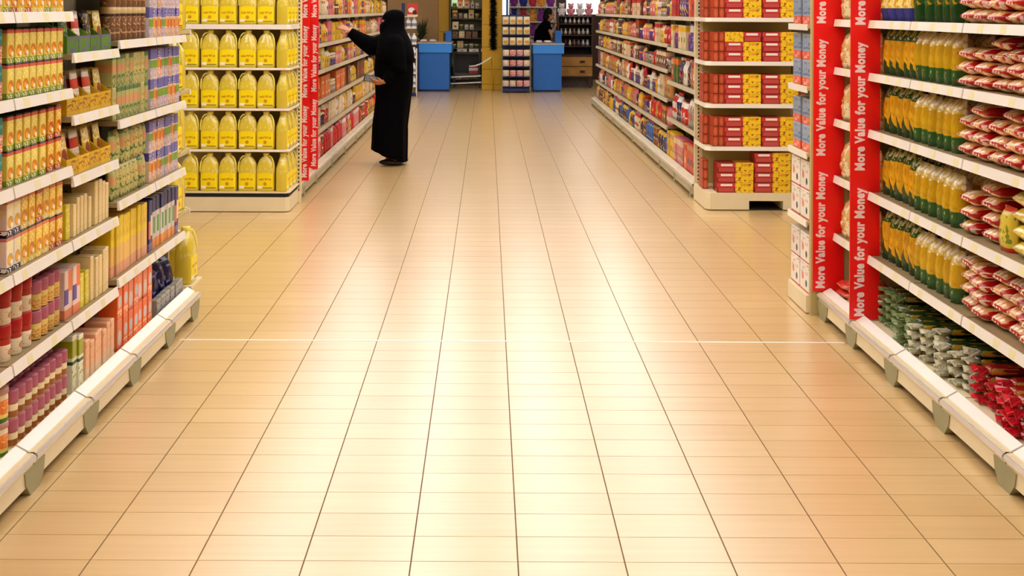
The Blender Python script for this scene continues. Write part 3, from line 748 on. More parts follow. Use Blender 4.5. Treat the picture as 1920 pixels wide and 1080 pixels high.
# ================================================================== OIL JUGS
m_oil = PM('oil_jug_plastic', (228, 202, 62), rough=0.14, coat=0.3, jitter=0.06)
m_oil.band('z', 0.86, 1.0, (240, 224, 120)); m_oil.marks(0, 1, 0.5, 0.95, (236, 216, 120), 5, 6, 0.57); m_oil = m_oil.done()
m_oil_lab = PM('oil_label_print', (255, 228, 0), rough=0.4, jitter=0.03).marks(0.1, 0.9, 0.52, 0.66, (206, 150, 6), 12, 5, 0.48).disc(0.5, 0.3, 0.11, 0.11, (214, 150, 10)).rect(0.04, 0.34, 0.02, 0.18, (250, 246, 226)).rect(0.34, 0.95, 0.02, 0.07, (90, 90, 60)).done()
m_oil_cap = plain('oil_cap', (246, 226, 90), 0.35)
m_oil_rim = plain('oil_handle_highlight', (255, 242, 110), 0.2)  # paler than the jug, imitating rim highlights along the handle
def jug():
    w, d, h = 0.147, 0.10, 0.305
    prof = [(0.93, 0.0), (1.0, 0.012), (1.0, 0.155), (0.985, 0.185), (0.93, 0.212), (0.83, 0.236), (0.68, 0.256), (0.48, 0.270), (0.32, 0.276), (0.30, 0.287)]
    vs = []; fs = []; seg = 20
    for sx, z in prof:
        t = max(0.0, (z-0.18)/0.105); ry = d/2*(1-0.55*t)*(1.0 if z > 0.005 else 0.93)
        for k in range(seg):
            a = 2*PI*k/seg; ca, sa = math.cos(a), math.sin(a); e = 0.42 + 0.5*t
            vs.append((w/2*sx*math.copysign(abs(ca)**e, ca), ry*math.copysign(abs(sa)**e, sa), z))
    for j in range(len(prof)-1):
        for k in range(seg): fs.append((j*seg+k, j*seg+(k+1) % seg, (j+1)*seg+(k+1) % seg, (j+1)*seg+k))
    fs.append(tuple(range(seg))[::-1]); fs.append(tuple((len(prof)-1)*seg+k for k in range(seg)))
    body = MB().add(vs, fs).mesh('oil_jug', m_oil, smooth=True)
    cap = MB().lathe([(0.024, 0.283), (0.025, 0.286), (0.025, 0.303), (0.022, 0.305)], seg=14).mesh('cap', m_oil_cap, smooth=True)
    lab = MB(); n = 8; pts = []
    for i in range(n+1):
        x = (i/n-0.5)*w*0.88; y = -d/2 - 0.0012 + 0.006*max(0, abs(2*i/n-1)-0.7)/0.3
        pts.append((x, y))
    vs = [(x, y, 0.022) for x, y in pts] + [(x, y, 0.142 + 0.008*math.sin(PI*(x/w/0.88+0.5))) for x, y in pts]
    vs += [(x, y+0.003, z) for x, y, z in vs]
    k = n+1; fs = []
    for i in range(n):
        fs += [(i, i+1, k+i+1, k+i), (2*k+i, 3*k+i, 3*k+i+1, 2*k+i+1), (i, 2*k+i, 2*k+i+1, i+1), (k+i, k+i+1, 3*k+i+1, 3*k+i)]
    fs += [(0, k, 3*k, 2*k), (n, 2*k+n, 3*k+n, k+n)]
    label = lab.add(vs, fs).mesh('label', m_oil_lab)
    hand = MB().tube([(0.020, -0.020, 0.284), (0.040, -0.024, 0.280), (0.055, -0.030, 0.263), (0.065, -0.036, 0.235), (0.0700, -0.041, 0.20), (0.0712, -0.044, 0.155)], [0.005, 0.006, 0.006, 0.006, 0.0055, 0.004], 6).mesh('handle', m_oil_rim, smooth=True)
    hand2 = MB().tube([(-0.020, -0.020, 0.284), (-0.040, -0.024, 0.280), (-0.055, -0.030, 0.263), (-0.065, -0.036, 0.235), (-0.0700, -0.041, 0.20), (-0.0712, -0.044, 0.155)], [0.005, 0.006, 0.006, 0.006, 0.0055, 0.004], 6).mesh('handle', m_oil_rim, smooth=True)
    return (dict(w=w, d=d, h=h, parts=[('oil_jug', body, None), ('cap', cap, 0), ('label', label, 0), ('handle', hand, 0)]),
            dict(w=w, d=d, h=h, parts=[('oil_jug', body, None), ('cap', cap, 0), ('label', label, 0), ('handle', hand2, 0)]))
jugR, jugL = jug()
oil_levels = [0.165, 0.502, 0.834, 1.162, 1.512]
words = ['bottom deck', 'second shelf', 'third shelf', 'fourth shelf', 'fifth shelf']
m_tape = plain('offer_tape', (236, 196, 90), 0.3)
for li, z in enumerate(oil_levels):
    for k in range(5):
        x = -2.403 + 0.1535*k + (0.004 if k % 2 else -0.002)
        put(jugL if k % 2 == 1 else jugR, (x, OIL_Y+0.062+0.006*random.random(), z+0.001), (random.random()-0.5)*0.05, f'yellow oil jug facing out on the {words[li]} of the oil display', 'oil jug', 'oil jugs facing out')
    for k in range(3):
        put(jugR, (-1.657+0.002*k, OIL_Y+0.080+0.1505*k, z+0.001), PI/2, f'yellow oil jug turned to the aisle on the {words[li]} of the oil display', 'oil jug', 'oil jugs turned to the aisle')
for li, z in enumerate([0.12, 0.50, 0.84, 1.18, 1.52]):
    for k in range(2):
        put(jugR, (-1.795-0.16*k, 6.42, z+0.001), PI, f'yellow oil jug at the end of the soup shelving, {("bottom deck","second shelf","third shelf","fourth shelf","fifth shelf")[li]}', 'oil jug', 'oil jugs beside the soup shelving')
    put(jugR, (-1.748 + (0.088 if li == 0 else 0), 6.235, z+0.001 + (0.0132 if li == 0 else 0)), PI/2, f'yellow oil jug turned sideways at the end of the soup shelving, {words[li]}', 'oil jug', 'oil jugs beside the soup shelving')

# ================================================================== BISCUIT BOXES
m_bis = PM('biscuit_print', (150, 26, 22), jitter=0.05).rect(0.0, 0.5, 0.55, 0.95, (206, 60, 56)).rect(0.10, 0.42, 0.66, 0.88, (246, 236, 226)).rect(0.04, 0.46, 0.1, 0.5, (196, 76, 70)).band('x', 0.50, 1.0, (226, 160, 40))
m_bis.marks(0.5, 1.0, 0.0, 1.0, (246, 206, 30), 11, 3.2, 0.45, 2.0).marks(0.5, 1.0, 0.0, 1.0, (160, 70, 16), 9, 3.0, 0.64, 5.0); m_bis = m_bis.done()
m_bis2 = PM('biscuit_end_print', (176, 62, 30), jitter=0.06).disc(0.5, 0.5, 0.32, 0.42, (206, 100, 60)).band('z', 0, 0.06, (110, 30, 16)).done()
bis = carton(0.30, 0.17, 0.0815, m_bis, 'biscuit_box'); bis_e = carton(0.047, 0.17, 0.0815, m_bis2, 'biscuit_box')
bw = ['bottom deck', 'second shelf', 'third shelf', 'fourth shelf', 'fifth shelf']
for li, z in enumerate([0.145, 0.522, 0.873, 1.222, 1.582]):
    for c, x in enumerate((2.105, 2.412)):
        n = 4 if (li == 0 and c == 1) else 3
        dx = -0.06 if li == 0 else 0
        for r in range(n):
            flip = li == 3 and c == 0 and r == 2
            put(bis, (x+0.003+dx+(random.random()-0.5)*0.003, BIS_Y+0.10, z+0.0005+r*0.082), PI if flip else (random.random()-0.5)*0.02,
                f'red and yellow biscuit box stacked on the {bw[li]} of the biscuit display', 'biscuit box', 'biscuit boxes facing out')
    put(bis_e, (2.60, BIS_Y+0.10, z+0.0005), 0, f'biscuit box end on beside the {bw[li]} stacks', 'biscuit box', 'biscuit boxes end on')
    for c in range(3 if li else 1):
        for r in range(3):
            x = 1.838+0.05*c
            put(bis_e, (x, BIS_Y+0.13+0.16*(c == 0), z+0.0005+r*0.082), (random.random()-0.5)*0.03, f'biscuit box end on beside the {bw[li]} stacks', 'biscuit box', 'biscuit boxes end on')

# --- end display against the pasta shelving
m_wh = PM('white_red_print', (232, 226, 214)).disc(0.7, 0.3, 0.1, 0.12, (30, 30, 34)).disc(0.3, 0.5, 0.12, 0.14, (226, 120, 100)).band('z', 0, 0.06, (206, 60, 50)).marks(0, 1, 0.6, 0.95, (190, 150, 140), 7, 9, 0.58).done()
m_bl = PM('blue_grey_print', (150, 166, 186)).band('z', 0.0, 0.32, (236, 96, 66)).marks(0, 1, 0.4, 0.9, (96, 120, 160), 5, 6, 0.55).marks(0, 1, 0.05, 0.28, (250, 190, 170), 6, 5, 0.55).done()
whc = carton(0.17, 0.16, 0.16, m_wh, 'carton'); blc = carton(0.15, 0.15, 0.145, m_bl, 'carton')
for li, (z, p, n, nm) in enumerate(((0.10, whc, 2, 'white carton with red spots'), (0.50, whc, 2, 'white carton with red spots'), (0.87, blc, 2, 'blue grey and orange carton'), (1.23, blc, 2, 'blue grey and orange carton'), (1.57, blc, 2, 'blue grey and orange carton'))):
    for k in range(3):
        for r in range(n):
            for q in range(2):
                if q and k: continue
                x = 1.838 + 0.19*k
                put(p, (x, 6.42-0.19*q, z+0.0005+r*(p['h']+0.0005)), -PI/2 if k == 0 else PI, f'{nm} on the {words[li]} behind the red slogan boards', 'carton', 'cartons behind the slogan boards')

# ================================================================== PASTA SHELVING (right)
PC = 1.915
def pasta(name, top, mid, bot, topm, v=0.3, sl=0.6):
    p = PM(name, mid, rough=0.22, coat=0.2, jitter=0.1)
    p.marks(0, 1, 0.35, 0.7, (196, 140, 10), 6, 9, 0.58).vee(v, sl, bot).marks(0, 1, 0.0, 0.24, (160, 170, 120), 9, 5, 0.64)
    p.band('z', 0.74, 1.01, top).marks(0, 1, 0.72, 1.0, topm, 6, 8, 0.5, 3.0)
    return p.done()
m_pa = pasta('pasta_green_print', (36, 86, 26), (230, 170, 20), (22, 66, 20), (200, 190, 120), 0.42, -0.75)
m_pb = pasta('pasta_yellow_print', (226, 196, 100), (206, 162, 14), (44, 92, 36), (252, 244, 220), 0.30, 0.0)
m_pc = PM('pasta_clear_print', (226, 190, 116), rough=0.2, coat=0.3).marks(0, 1, 0, 1, (250, 236, 190), 6, 7, 0.54).marks(0, 1, 0.1, 0.6, (206, 150, 40), 9, 14, 0.6, 4).done()
pa = [pouch(0.074, 0.085, h, m_pa, 'pasta_packet', i+10, 0.25) for i, h in enumerate((0.235, 0.245, 0.225))]
pb = [pouch(0.074, 0.10, h, m_pb, 'pasta_packet', i+20, 0.25) for i, h in enumerate((0.215, 0.222))]
pc = [pouch(0.15, 0.12, h, m_pc, 'pasta_bag', i+30, 0.3) for i, h in enumerate((0.21, 0.20))]
sh = ['bottom deck', 'second shelf', 'third shelf', 'fourth shelf', 'fifth shelf', 'sixth shelf']
for li, z in enumerate(LV_C[:5]):
    w_ = sh[li+1]
    if li < 4:
        fill('R', PC, 5.10, 5.525, z, pa if li < 3 else pa[2:], f'green topped yellow pasta packet on the {w_} of the pasta shelving', 'pasta packet', 'green topped pasta packets', deep=2, gap=0.0, jit=0.004, tj=0.05, setback=0.01, deepgap=0.016)
        fill('R', PC, 4.62, 5.10, z, pb, f'clear topped yellow pasta packet on the {w_} of the pasta shelving', 'pasta packet', 'clear topped pasta packets', deep=3, gap=0.0, jit=0.004, tj=0.04, deepgap=0.016)
    fill('R', 1.886, 5.56, 6.07, z, pc, f'clear bag of short pasta on the {w_} between the red boards', 'pasta bag', 'pasta bags between the red boards', deep=1, gap=0.01, jit=0.004, tj=0.06)
m_blu = PM('blue_pasta_print', (226, 180, 40), rough=0.25).band('z', 0.0, 0.3, (50, 56, 130)).marks(0, 1, 0.3, 1, (250, 226, 150), 6, 7, 0.54).done()
pblu = [pouch(0.085, 0.10, 0.21, m_blu, 'pasta_packet', 40, 0.25)]
fill('R', PC, 5.12, 5.525, LV_C[4], pblu, 'yellow pasta packet with blue foot on the highest visible shelf', 'pasta packet', 'blue footed pasta packets', jit=0.01)
m_grd = pasta('pasta_dark_green_print', (200, 170, 20), (44, 90, 30), (26, 70, 24), (230, 200, 40), 0.25, 0.3)
pgrd = [pouch(0.078, 0.10, 0.225, m_grd, 'pasta_packet', 44, 0.25)]
fill('R', PC, 4.62, 5.10, LV_C[4], pgrd, 'dark green pasta packet on the highest visible shelf', 'pasta packet', 'dark green pasta packets', jit=0.01)

m_rb = PM('red_macaroni_print_glints', (190, 14, 18), rough=0.22, coat=0.3, jitter=0.12)
m_rb.band('y', 0.0, 0.34, (220, 160, 92)).marks(0, 1, 0, 1, (250, 226, 196), 5, 3, 0.55, 1.0)  # pale marks are whitish highlights painted on the wrapping
m_rb.band('x', 0.0, 0.10, (190, 16, 18)).band('x', 0.90, 1.0, (190, 16, 18)).band('y', 0.36, 1.0, (176, 10, 16)); m_rb = m_rb.done()
m_rb2 = PM('red_front_macaroni_print_glints', (196, 18, 20), rough=0.22, coat=0.3, jitter=0.12).band('x', 0.22, 0.72, (222, 164, 96)).marks(0, 1, 0, 1, (250, 230, 204), 5, 3, 0.56, 4.0).band('y', 0.3, 1.0, (170, 10, 16)).done()  # pale marks here imitate highlights on the bag too
rb = [lying_bag(w_, 0.26, h_, m_, 'macaroni_bag', i+3) for i, (w_, h_, m_) in enumerate(((0.118, 0.054, m_rb), (0.112, 0.048, m_rb2), (0.118, 0.050, m_rb), (0.115, 0.056, m_rb), (0.117, 0.052, m_rb2)))]
for li, z in enumerate(LV_C[:5]):
    mx = {0: 5, 1: 5, 2: 5, 3: 4, 4: 4}[li]
    def rows_of(i, n, li=li, mx=mx):
        return mx - (1 if (i in (n-1, n-2) and li in (1, 2, 3)) else 0) - (1 if (i*7+li*3) % 5 == 0 else 0)
    fill('R', PC-0.01, 4.27 if li == 1 else 2.85, 4.60, z, rb, f'red and cream macaroni bag stacked flat on the {sh[li+1]} of the pasta shelving', 'macaroni bag', 'macaroni bags stacked flat', gap=0.014, jit=0.014, tj=0.11, rowmax=rows_of, ztop=LV_C[li+1]-0.042)
m_yp = PM('yellow_pouch_print', (214, 190, 60), rough=0.25, coat=0.2).band('z', 0.0, 0.1, (206, 40, 30)).band('z', 0.9, 1, (214, 60, 40)).marks(0, 1, 0.2, 0.8, (120, 130, 30), 6, 6, 0.6).done()

yp = [pouch(0.10, 0.07, 0.165, m_yp, 'packet', 50, 0.2)]
fill('R', PC, 4.14, 4.26, LV_C[1], yp, 'yellow green packet with red ends standing beside macaroni bags', 'packet', 'yellow packets', gap=0)
m_yb = PM('yellow_bag_print', (232, 200, 74), rough=0.22, coat=0.3).marks(0, 1, 0, 1, (250, 236, 170), 5, 4, 0.56).done()
yb = [lying_bag(0.13, 0.2, 0.055, m_yb, 'pasta_bag', 60+i) for i in range(2)]
fill('R', PC, 2.85, 4.13, LV_C[1], yb, 'yellow bag stacked flat beside the yellow green packet', 'bag', 'yellow bags', gap=0.004, jit=0.006, tj=0.06, rows=4)

# bottom deck: long packets lying with gathered ends towards the aisle
m_lg = PM('long_green_print', (30, 62, 22), rough=0.2, coat=0.3).marks(0, 1, 0, 1, (190, 150, 40), 5, 4, 0.6).done()
m_le = plain('clear_green_end', (128, 146, 92), 0.2, coat=0.4, noise=0.4, nscale=60)
m_lw = plain('clear_white_end', (206, 200, 170), 0.2, coat=0.4, noise=0.4, nscale=60)
m_lr = PM('long_red_print', (170, 20, 26), rough=0.2, coat=0.3).marks(0, 1, 0, 1, (206, 150, 60), 5, 4, 0.57).done()
m_lre = plain('clear_red_end', (206, 30, 44), 0.2, coat=0.4, noise=0.35, nscale=60)
lg = [pasta_bundle(0.078, 0.30, 0.036, m_lg, m_le, seed=i) for i in range(3)]
lw = [pasta_bundle(0.078, 0.30, 0.036, m_lg, m_lw, seed=i) for i in range(3)]
lr = [pasta_bundle(0.078, 0.30, 0.036, m_lr, m_lre, seed=i) for i in range(3)]
PCB = 1.868
fill('R', PCB, 5.02, 5.53, 0.128, lg, 'long dark green pasta packet with green gathered end on the bottom deck', 'pasta packet', 'long green pasta packets', gap=0.006, jit=0.03, tj=0.17, rowmax=lambda i, n: 5 if i > 2 else 4)
fill('R', PCB, 4.44, 5.02, 0.128, lw, 'long dark green pasta packet with clear gathered end on the bottom deck', 'pasta packet', 'long clear ended pasta packets', gap=0.006, jit=0.03, tj=0.17, rowmax=lambda i, n: 4 if i % 3 else 5)
fill('R', PCB, 2.85, 4.43, 0.128, lr, 'long red pasta packet with red gathered end on the bottom deck', 'pasta packet', 'long red pasta packets', gap=0.006, jit=0.03, tj=0.17, rowmax=lambda i, n: 4 if i % 4 else 3)
m_rp = PM('red_packet_print', (206, 50, 34), rough=0.3).marks(0, 1, 0, 1, (240, 150, 110), 5, 5, 0.6).done()
rp = [lying_bag(0.12, 0.18, 0.04, m_rp, 'packet', 9)]
fill('R', PCB, 5.57, 6.05, 0.128, rp, 'small red packet lying flat between the red boards', 'packet', 'red packets between the boards', rowmax=lambda i, n: 3 if i % 2 else 2, jit=0.02, tj=0.3)

# ================================================================== FAR SHELVING: mixed groceries
COLS = {'yellow': (226, 180, 30), 'orange': (226, 110, 40), 'red': (196, 34, 34), 'pink': (214, 110, 120), 'cream': (226, 206, 160), 'tan': (186, 140, 84),
        'purple': (84, 60, 140), 'navy': (34, 34, 84), 'brown': (110, 66, 36), 'green': (60, 110, 50), 'white': (226, 220, 206), 'grey': (150, 140, 126), 'blue': (50, 96, 160)}
def grocery_mat(cn, i):
    c = COLS[cn]; r = random.Random(hash((len(cn), i, c)) & 0xffff)
    o1 = COLS[r.choice(['cream', 'yellow', 'white', 'red', 'orange', 'tan'])]; o2 = COLS[r.choice(['red', 'brown', 'navy', 'white', 'green', 'yellow'])]
    p = PM(f'{cn}_grocery_print', c, jitter=0.14)
    if r.random() < 0.6: p.band('z', 0.68+0.1*r.random(), 0.94, o1)
    p.disc(0.5, 0.4, 0.22, 0.12, o2).marks(0, 1, 0.05, 0.9, o1, 5, 8, 0.62, r.random()*9)
    return p.done()
LIDS = [plain('lid_a', (206, 60, 40), 0.4), plain('lid_b', (230, 214, 170), 0.4), plain('lid_c', (50, 50, 60), 0.4)]
def grocery(cn, kind, i, tall):
    m = grocery_mat(cn, i); r = random.Random(i*31+len(cn)+len(kind))
    if kind == 'carton': return carton(0.11+0.05*r.random(), 0.10, tall*(0.78+0.18*r.random()), m, 'carton')
    if kind == 'packet': return pouch(0.12+0.05*r.random(), 0.08, tall*(0.7+0.2*r.random()), m, 'packet', i, 0.3)
    if kind == 'jar': return jar(0.045, tall*(0.45+0.15*r.random()), m, LIDS[i % 3], 'jar', 0.02, 0.92, 10)
    if kind == 'bottle': return bottle(0.042, tall*(0.8+0.14*r.random()), m, LIDS[i % 3], 'bottle', 10)
    return carton(0.2, 0.14, tall*0.42, m, 'box')
ORD = ['bottom deck', 'second shelf', 'third shelf', 'fourth shelf', 'fifth shelf', 'sixth shelf', 'top shelf']
def stock(side, plane, planeb, bays, palette, where, group):
    protos = {}; rnd = random.Random(11 if side == 'L' else 12); cnt = 0
    for bi, (ya, yb, levels) in enumerate(bays):
        lv = [0.128] + levels
        for li, z in enumerate(lv[:-1]):
            if z > 1.62: continue
            space = lv[li+1] - z - 0.04
            a = ya + 0.02
            while a < yb - 0.11:
                cn, kind = rnd.choice(palette(li, bi))
                key = (cn, kind, round(space, 2))
                if key not in protos: protos[key] = grocery(cn, kind, len(protos), min(space, 0.30))
                p = protos[key]; n = rnd.choice((1, 2, 2, 3)); rows = max(1, min(3, int(space/(p['h']+0.001)))) if kind in ('jar', 'box') else 1
                wword = {'carton': 'carton', 'packet': 'soft packet', 'jar': 'lidded jar', 'bottle': 'bottle', 'box': 'wide box'}[kind]
                for q in range(n):
                    if a + p['w'] > yb - 0.015: break
                    zz = z + 0.0005
                    for r in range(rows):
                        put(p, pos(side, planeb if li == 0 else plane, a+p['w']/2, zz, p['d']/2+0.012*rnd.random()), ROT[side]+(rnd.random()-0.5)*0.08,
                            f'{cn} {wword} on the {ORD[li]} of {where}', kind, group)
                        zz += p['h'] + 0.0005; cnt += 1
                    a += p['w'] + 0.006
                if a >= yb - 0.13: break
    return cnt
def pal_d(li, bi):
    if li == 0: return [('red', 'packet'), ('pink', 'carton'), ('tan', 'packet'), ('brown', 'jar'), ('yellow', 'bottle')]
    if li == 1: return [('cream', 'carton'), ('yellow', 'packet'), ('navy', 'jar'), ('red', 'packet'), ('white', 'bottle')]
    if li == 2: return [('tan', 'packet'), ('yellow', 'packet'), ('grey', 'jar'), ('brown', 'carton'), ('orange', 'box')]
    return [('yellow', 'packet'), ('orange', 'carton'), ('tan', 'packet'), ('white', 'bottle'), ('brown', 'jar'), ('pink', 'carton'), ('cream', 'packet'), ('purple', 'jar'), ('yellow', 'carton')]
def pal_e(li, bi):
    if bi < 2: return [[('pink', 'carton'), ('orange', 'carton'), ('red', 'carton'), ('yellow', 'carton')], [('red', 'packet'), ('navy', 'bottle'), ('white', 'packet'), ('grey', 'packet')],
                       [('tan', 'packet'), ('navy', 'bottle'), ('red', 'carton'), ('green', 'carton'), ('white', 'bottle')], [('purple', 'packet'), ('yellow', 'carton'), ('purple', 'carton'), ('cream', 'carton')],
                       [('navy', 'bottle'), ('red', 'carton'), ('orange', 'carton'), ('white', 'carton'), ('purple', 'packet')]][min(li, 4)]
    if li == 0: return [('yellow', 'packet'), ('cream', 'packet'), ('blue', 'bottle'), ('navy', 'packet'), ('brown', 'jar'), ('tan', 'packet')]
    return [('yellow', 'packet'), ('cream', 'carton'), ('red', 'packet'), ('grey', 'jar'), ('navy', 'jar'), ('white', 'bottle'), ('tan', 'packet'), ('purple', 'jar'), ('pink', 'packet'), ('yellow', 'bottle'), ('brown', 'carton')]
n1 = stock('L', XD_L+0.03, XD_B+0.07, DB, pal_d, 'the shelving the woman reaches into', 'groceries the woman reaches for')
n2 = stock('R', XE_L+0.03, XE_B+0.07, EB, pal_e, 'the shelving behind the biscuit display', 'groceries behind the biscuit display')

# ================================================================== CHECKOUT AREA
M['blue'] = plain('counter_blue', (26, 104, 190), 0.4, noise=0.04)
M['blue_l'] = plain('counter_blue_light', (50, 145, 240), 0.4)
M['blue_d'] = plain('counter_blue_dark', (16, 36, 92), 0.5)
M['steel_top'] = plain('counter_top', (190, 184, 176), 0.3, metal=0.4)
M['yellow'] = plain('pillar_yellow', (206, 158, 8), 0.5, noise=0.05, nscale=3)
M['tan_wall'] = plain('tan_panel', (176, 140, 92), 0.7, noise=0.04)
M['wood'] = plain('honey_wood', (176, 124, 50), 0.5, noise=0.18, nscale=6)
M['brown'] = plain('dark_wood', (66, 44, 30), 0.6, noise=0.2, nscale=9)
M['black'] = plain('black_plastic', (16, 16, 18), 0.4)
M['chrome'] = plain('chrome', (210, 210, 214), 0.2, metal=0.9)
M['lit'] = plain('lit_panel', (214, 240, 190), 0.5, emit=0.7)
M['lit_w'] = plain('lit_white_sign', (255, 250, 244), 0.5, emit=1.6)

def checkout(label, u0, u1, y, top_v, bot_v, mon, mon_v, side_dark=True):
    x0, zt = W(u0, top_v, y); x1, _ = W(u1, top_v, y)
    root = empty('checkout_counter', ((x0+x1)/2, y+0.5, 0), 0, label, 'checkout')
    w = x1-x0; d = 1.1
    MB().box(x0+0.03, x1-0.05, y+0.03, y+d, 0.04, zt-0.20).build('body', M['blue'], root)
    MB().box(x1-0.16, x1-0.045, y+0.024, y+0.03, 0.06, zt-0.22).build('door_panel', M['blue'], root)
    MB().box(x0+0.05, x1-0.07, y+0.06, y+d-0.03, 0.0, 0.04).build('toe_kick', M['blue_d'], root)
    MB().box(x0+0.02, x1, y, y+d, zt-0.20, zt-0.025).build('fascia', M['blue_l'], root)
    MB().box(x0-0.01, x1+0.01, y-0.01, y+d+0.01, zt-0.025, zt).build('worktop', M['steel_top'], root)
    if side_dark: MB().box(x0-0.03, x0+0.03, y+0.02, y+d, 0.02, zt-0.03).build('side_panel', M['blue_d'], root)
    mx0, mz1 = W(mon[0], mon_v, y+0.3); mx1, _ = W(mon[1], mon_v, y+0.3)
    t = MB().box(mx0, mx1, y+0.26, y+0.34, zt, mz1).build('till_display', M['blue'], root)
    MB().box(mx0-0.05, mx0, y+0.27, y+0.33, zt+0.02, mz1-0.04).build('screen', M['black'], t)
    return zt
zc = checkout('blue checkout counter beside the tan wall panel', 784, 847, 22.4, 80, 172, (836, 847), 58)
zc2 = checkout('blue checkout counter with the cashier in black', 998, 1058, 22.4, 81, 172, (1041, 1053), 57, side_dark=False)
m_paper = PM('carrier_bag_print', (226, 214, 206)).marks(0, 1, 0, 1, (206, 160, 160), 5, 4, 0.6).done()
cb = lying_bag(0.13, 0.2, 0.05, m_paper, 'carrier_bag', 4)
for k in range(2): put(cb, (-1.27+0.18*k, 22.62, zc+0.001), 0.15*k, 'pale carrier bag lying on the counter beside the tan wall panel', 'bag', 'carrier bags on the counter')
for k in range(2): put(cb, (1.04+0.17*k, 22.62, zc2+0.001), 0.15*k, 'pale carrier bag lying on the counter by the cashier', 'bag', 'carrier bags by the cashier')

# yellow pillar of stacked panels with black tinsel
def pillar(name, label, u0, u1, y, d, seams, mat=None):
    x0, _ = W(u0, 0, y); x1, _ = W(u1, 0, y)
    root = empty(name, ((x0+x1)/2, y+d/2, 0), 0, label, 'pillar')
    MB().box(x0+0.01, x1-0.01, y+0.01, y+d-0.01, 0.0, CEIL).build('core', M['brown'], root)
    zs = [0.0] + [W(0, v, y)[1] for v in seams] + [2.3, 2.9, CEIL]
    for a, b in zip(zs, zs[1:]): MB().box(x0, x1, y, y+d, a+0.004, b-0.004).build('panel', mat or M['yellow'], root)
    return (x0+x1)/2
pxm = pillar('yellow_pillar', 'yellow panelled pillar with black tinsel between the checkouts', 904, 942, 22.9, 0.42, [158, 130, 88, 46])
pillar('yellow_pillar', 'narrow yellow pillar beside the tan wall panel', 823, 842, 24.6, 0.3, [120, 60])
x0, _ = W(778, 0, 24.7); x1, _ = W(823.5, 0, 24.7)
tag(MB().box(x0-0.6, x1, 24.7, 24.8, 0, CEIL).build('tan_partition', M['tan_wall'], origin=((x0+x1)/2, 24.75, 0)), 'plain tan partition behind the checkout', 'partition')
rnd = random.Random(3); g = MB()
gx, gz1 = W(925, -60, 22.85); _, gz0 = W(925, 93, 22.85)
g.tube([(gx, 22.85, gz1), (gx+0.01, 22.85, (gz0+gz1)/2), (gx, 22.85, gz0)], 0.012, 6)
for k in range(1500):
    z = gz0 + (gz1-gz0)*rnd.random(); a = rnd.random()*2*PI; r = 0.06+0.055*rnd.random(); b = (rnd.random()-0.5)*0.08
    px, py = math.cos(a)*r, -abs(math.sin(a))*r*0.55
    g.add([(gx, 22.85, z), (gx+0.018*math.sin(a), 22.85-0.018*abs(math.cos(a)), z+0.02), (gx+px, 22.85+py, z+b)], [(0, 1, 2)])
tag(g.build('tinsel_garland', M['black'], origin=(gx, 22.85, gz0)), 'black tinsel garland hanging down the yellow pillar', 'garland')

# snack rack
ry = 22.15
rx0, rz1 = W(941, 28, ry); rx1, _ = W(996, 28, ry)
rack = empty('snack_rack', ((rx0+rx1)/2, ry+0.2, 0), 0, 'blue wire snack rack between pillar and cashier', 'rack')
for x in (rx0+0.012, rx1-0.012):
    for yy in (ry+0.012, ry+0.42): MB().tube([(x, yy, 0), (x, yy, rz1 if yy > ry+0.1 else 0.88)], 0.011, 6).build('post', M['chrome'], rack)
MB().box(rx0+0.02, rx1-0.02, ry+0.40, ry+0.42, 0.1, rz1).build('back_panel', plain('rack_blue', (40, 60, 96), 0.5), rack)
MB().box(rx0+0.02, rx1-0.02, ry+0.02, ry+0.4, 0.03, 0.09).build('base', M['blue_d'], rack)
m_bread = PM('snack_bag_print', (240, 226, 190), rough=0.3).disc(0.5, 0.42, 0.36, 0.22, (226, 166, 50)).band('z', 0.0, 0.15, (206, 190, 160)).done()
bread = pouch(0.125, 0.07, 0.16, m_bread, 'snack_bag', 8, 0.3)
m_pinkp = [PM(f'pink_snack_print_{i}', c, rough=0.3).marks(0, 1, 0, 1, (240, 214, 190), 5, 6, 0.55).done() for i, c in enumerate(((226, 200, 160), (214, 110, 96), (206, 130, 130), (216, 186, 140)))]
pinkp = [pouch(0.125, 0.07, 0.125, m, 'snack_packet', 9, 0.25) for m in m_pinkp]
for k, v in enumerate((46, 65, 85)):
    z = W(0, v, ry+0.2)[1]
    MB().box(rx0+0.02, rx1-0.02, ry+0.22, ry+0.4, z-0.012, z).build('shelf', M['blue_d'], rack)
    for c in range(4): put(bread, (rx0+0.08+0.14*c, ry+0.28, z+0.0005), (random.random()-0.5)*0.3, f'white and golden snack bag on the {("highest","second highest","third highest")[k]} tier of the snack rack', 'snack bag', 'snack bags on the rack')
for k, v in enumerate((105, 124, 143, 162)):
    z = W(0, v, ry+0.1)[1]
    MB().box(rx0+0.02, rx1-0.02, ry+0.03, ry+0.4, z-0.012, z).build('shelf', M['blue_d'], rack)
    for c in range(4): put(pinkp[(c+k) % 4 if k == 3 else (0, 1, 2, 3)[c]], (rx0+0.087+0.137*c, ry+0.1, z+0.0005), (random.random()-0.5)*0.2, f'pink or cream snack packet on the {("first","second","third","lowest")[k]} deep shelf of the snack rack', 'snack packet', 'snack packets on the rack')

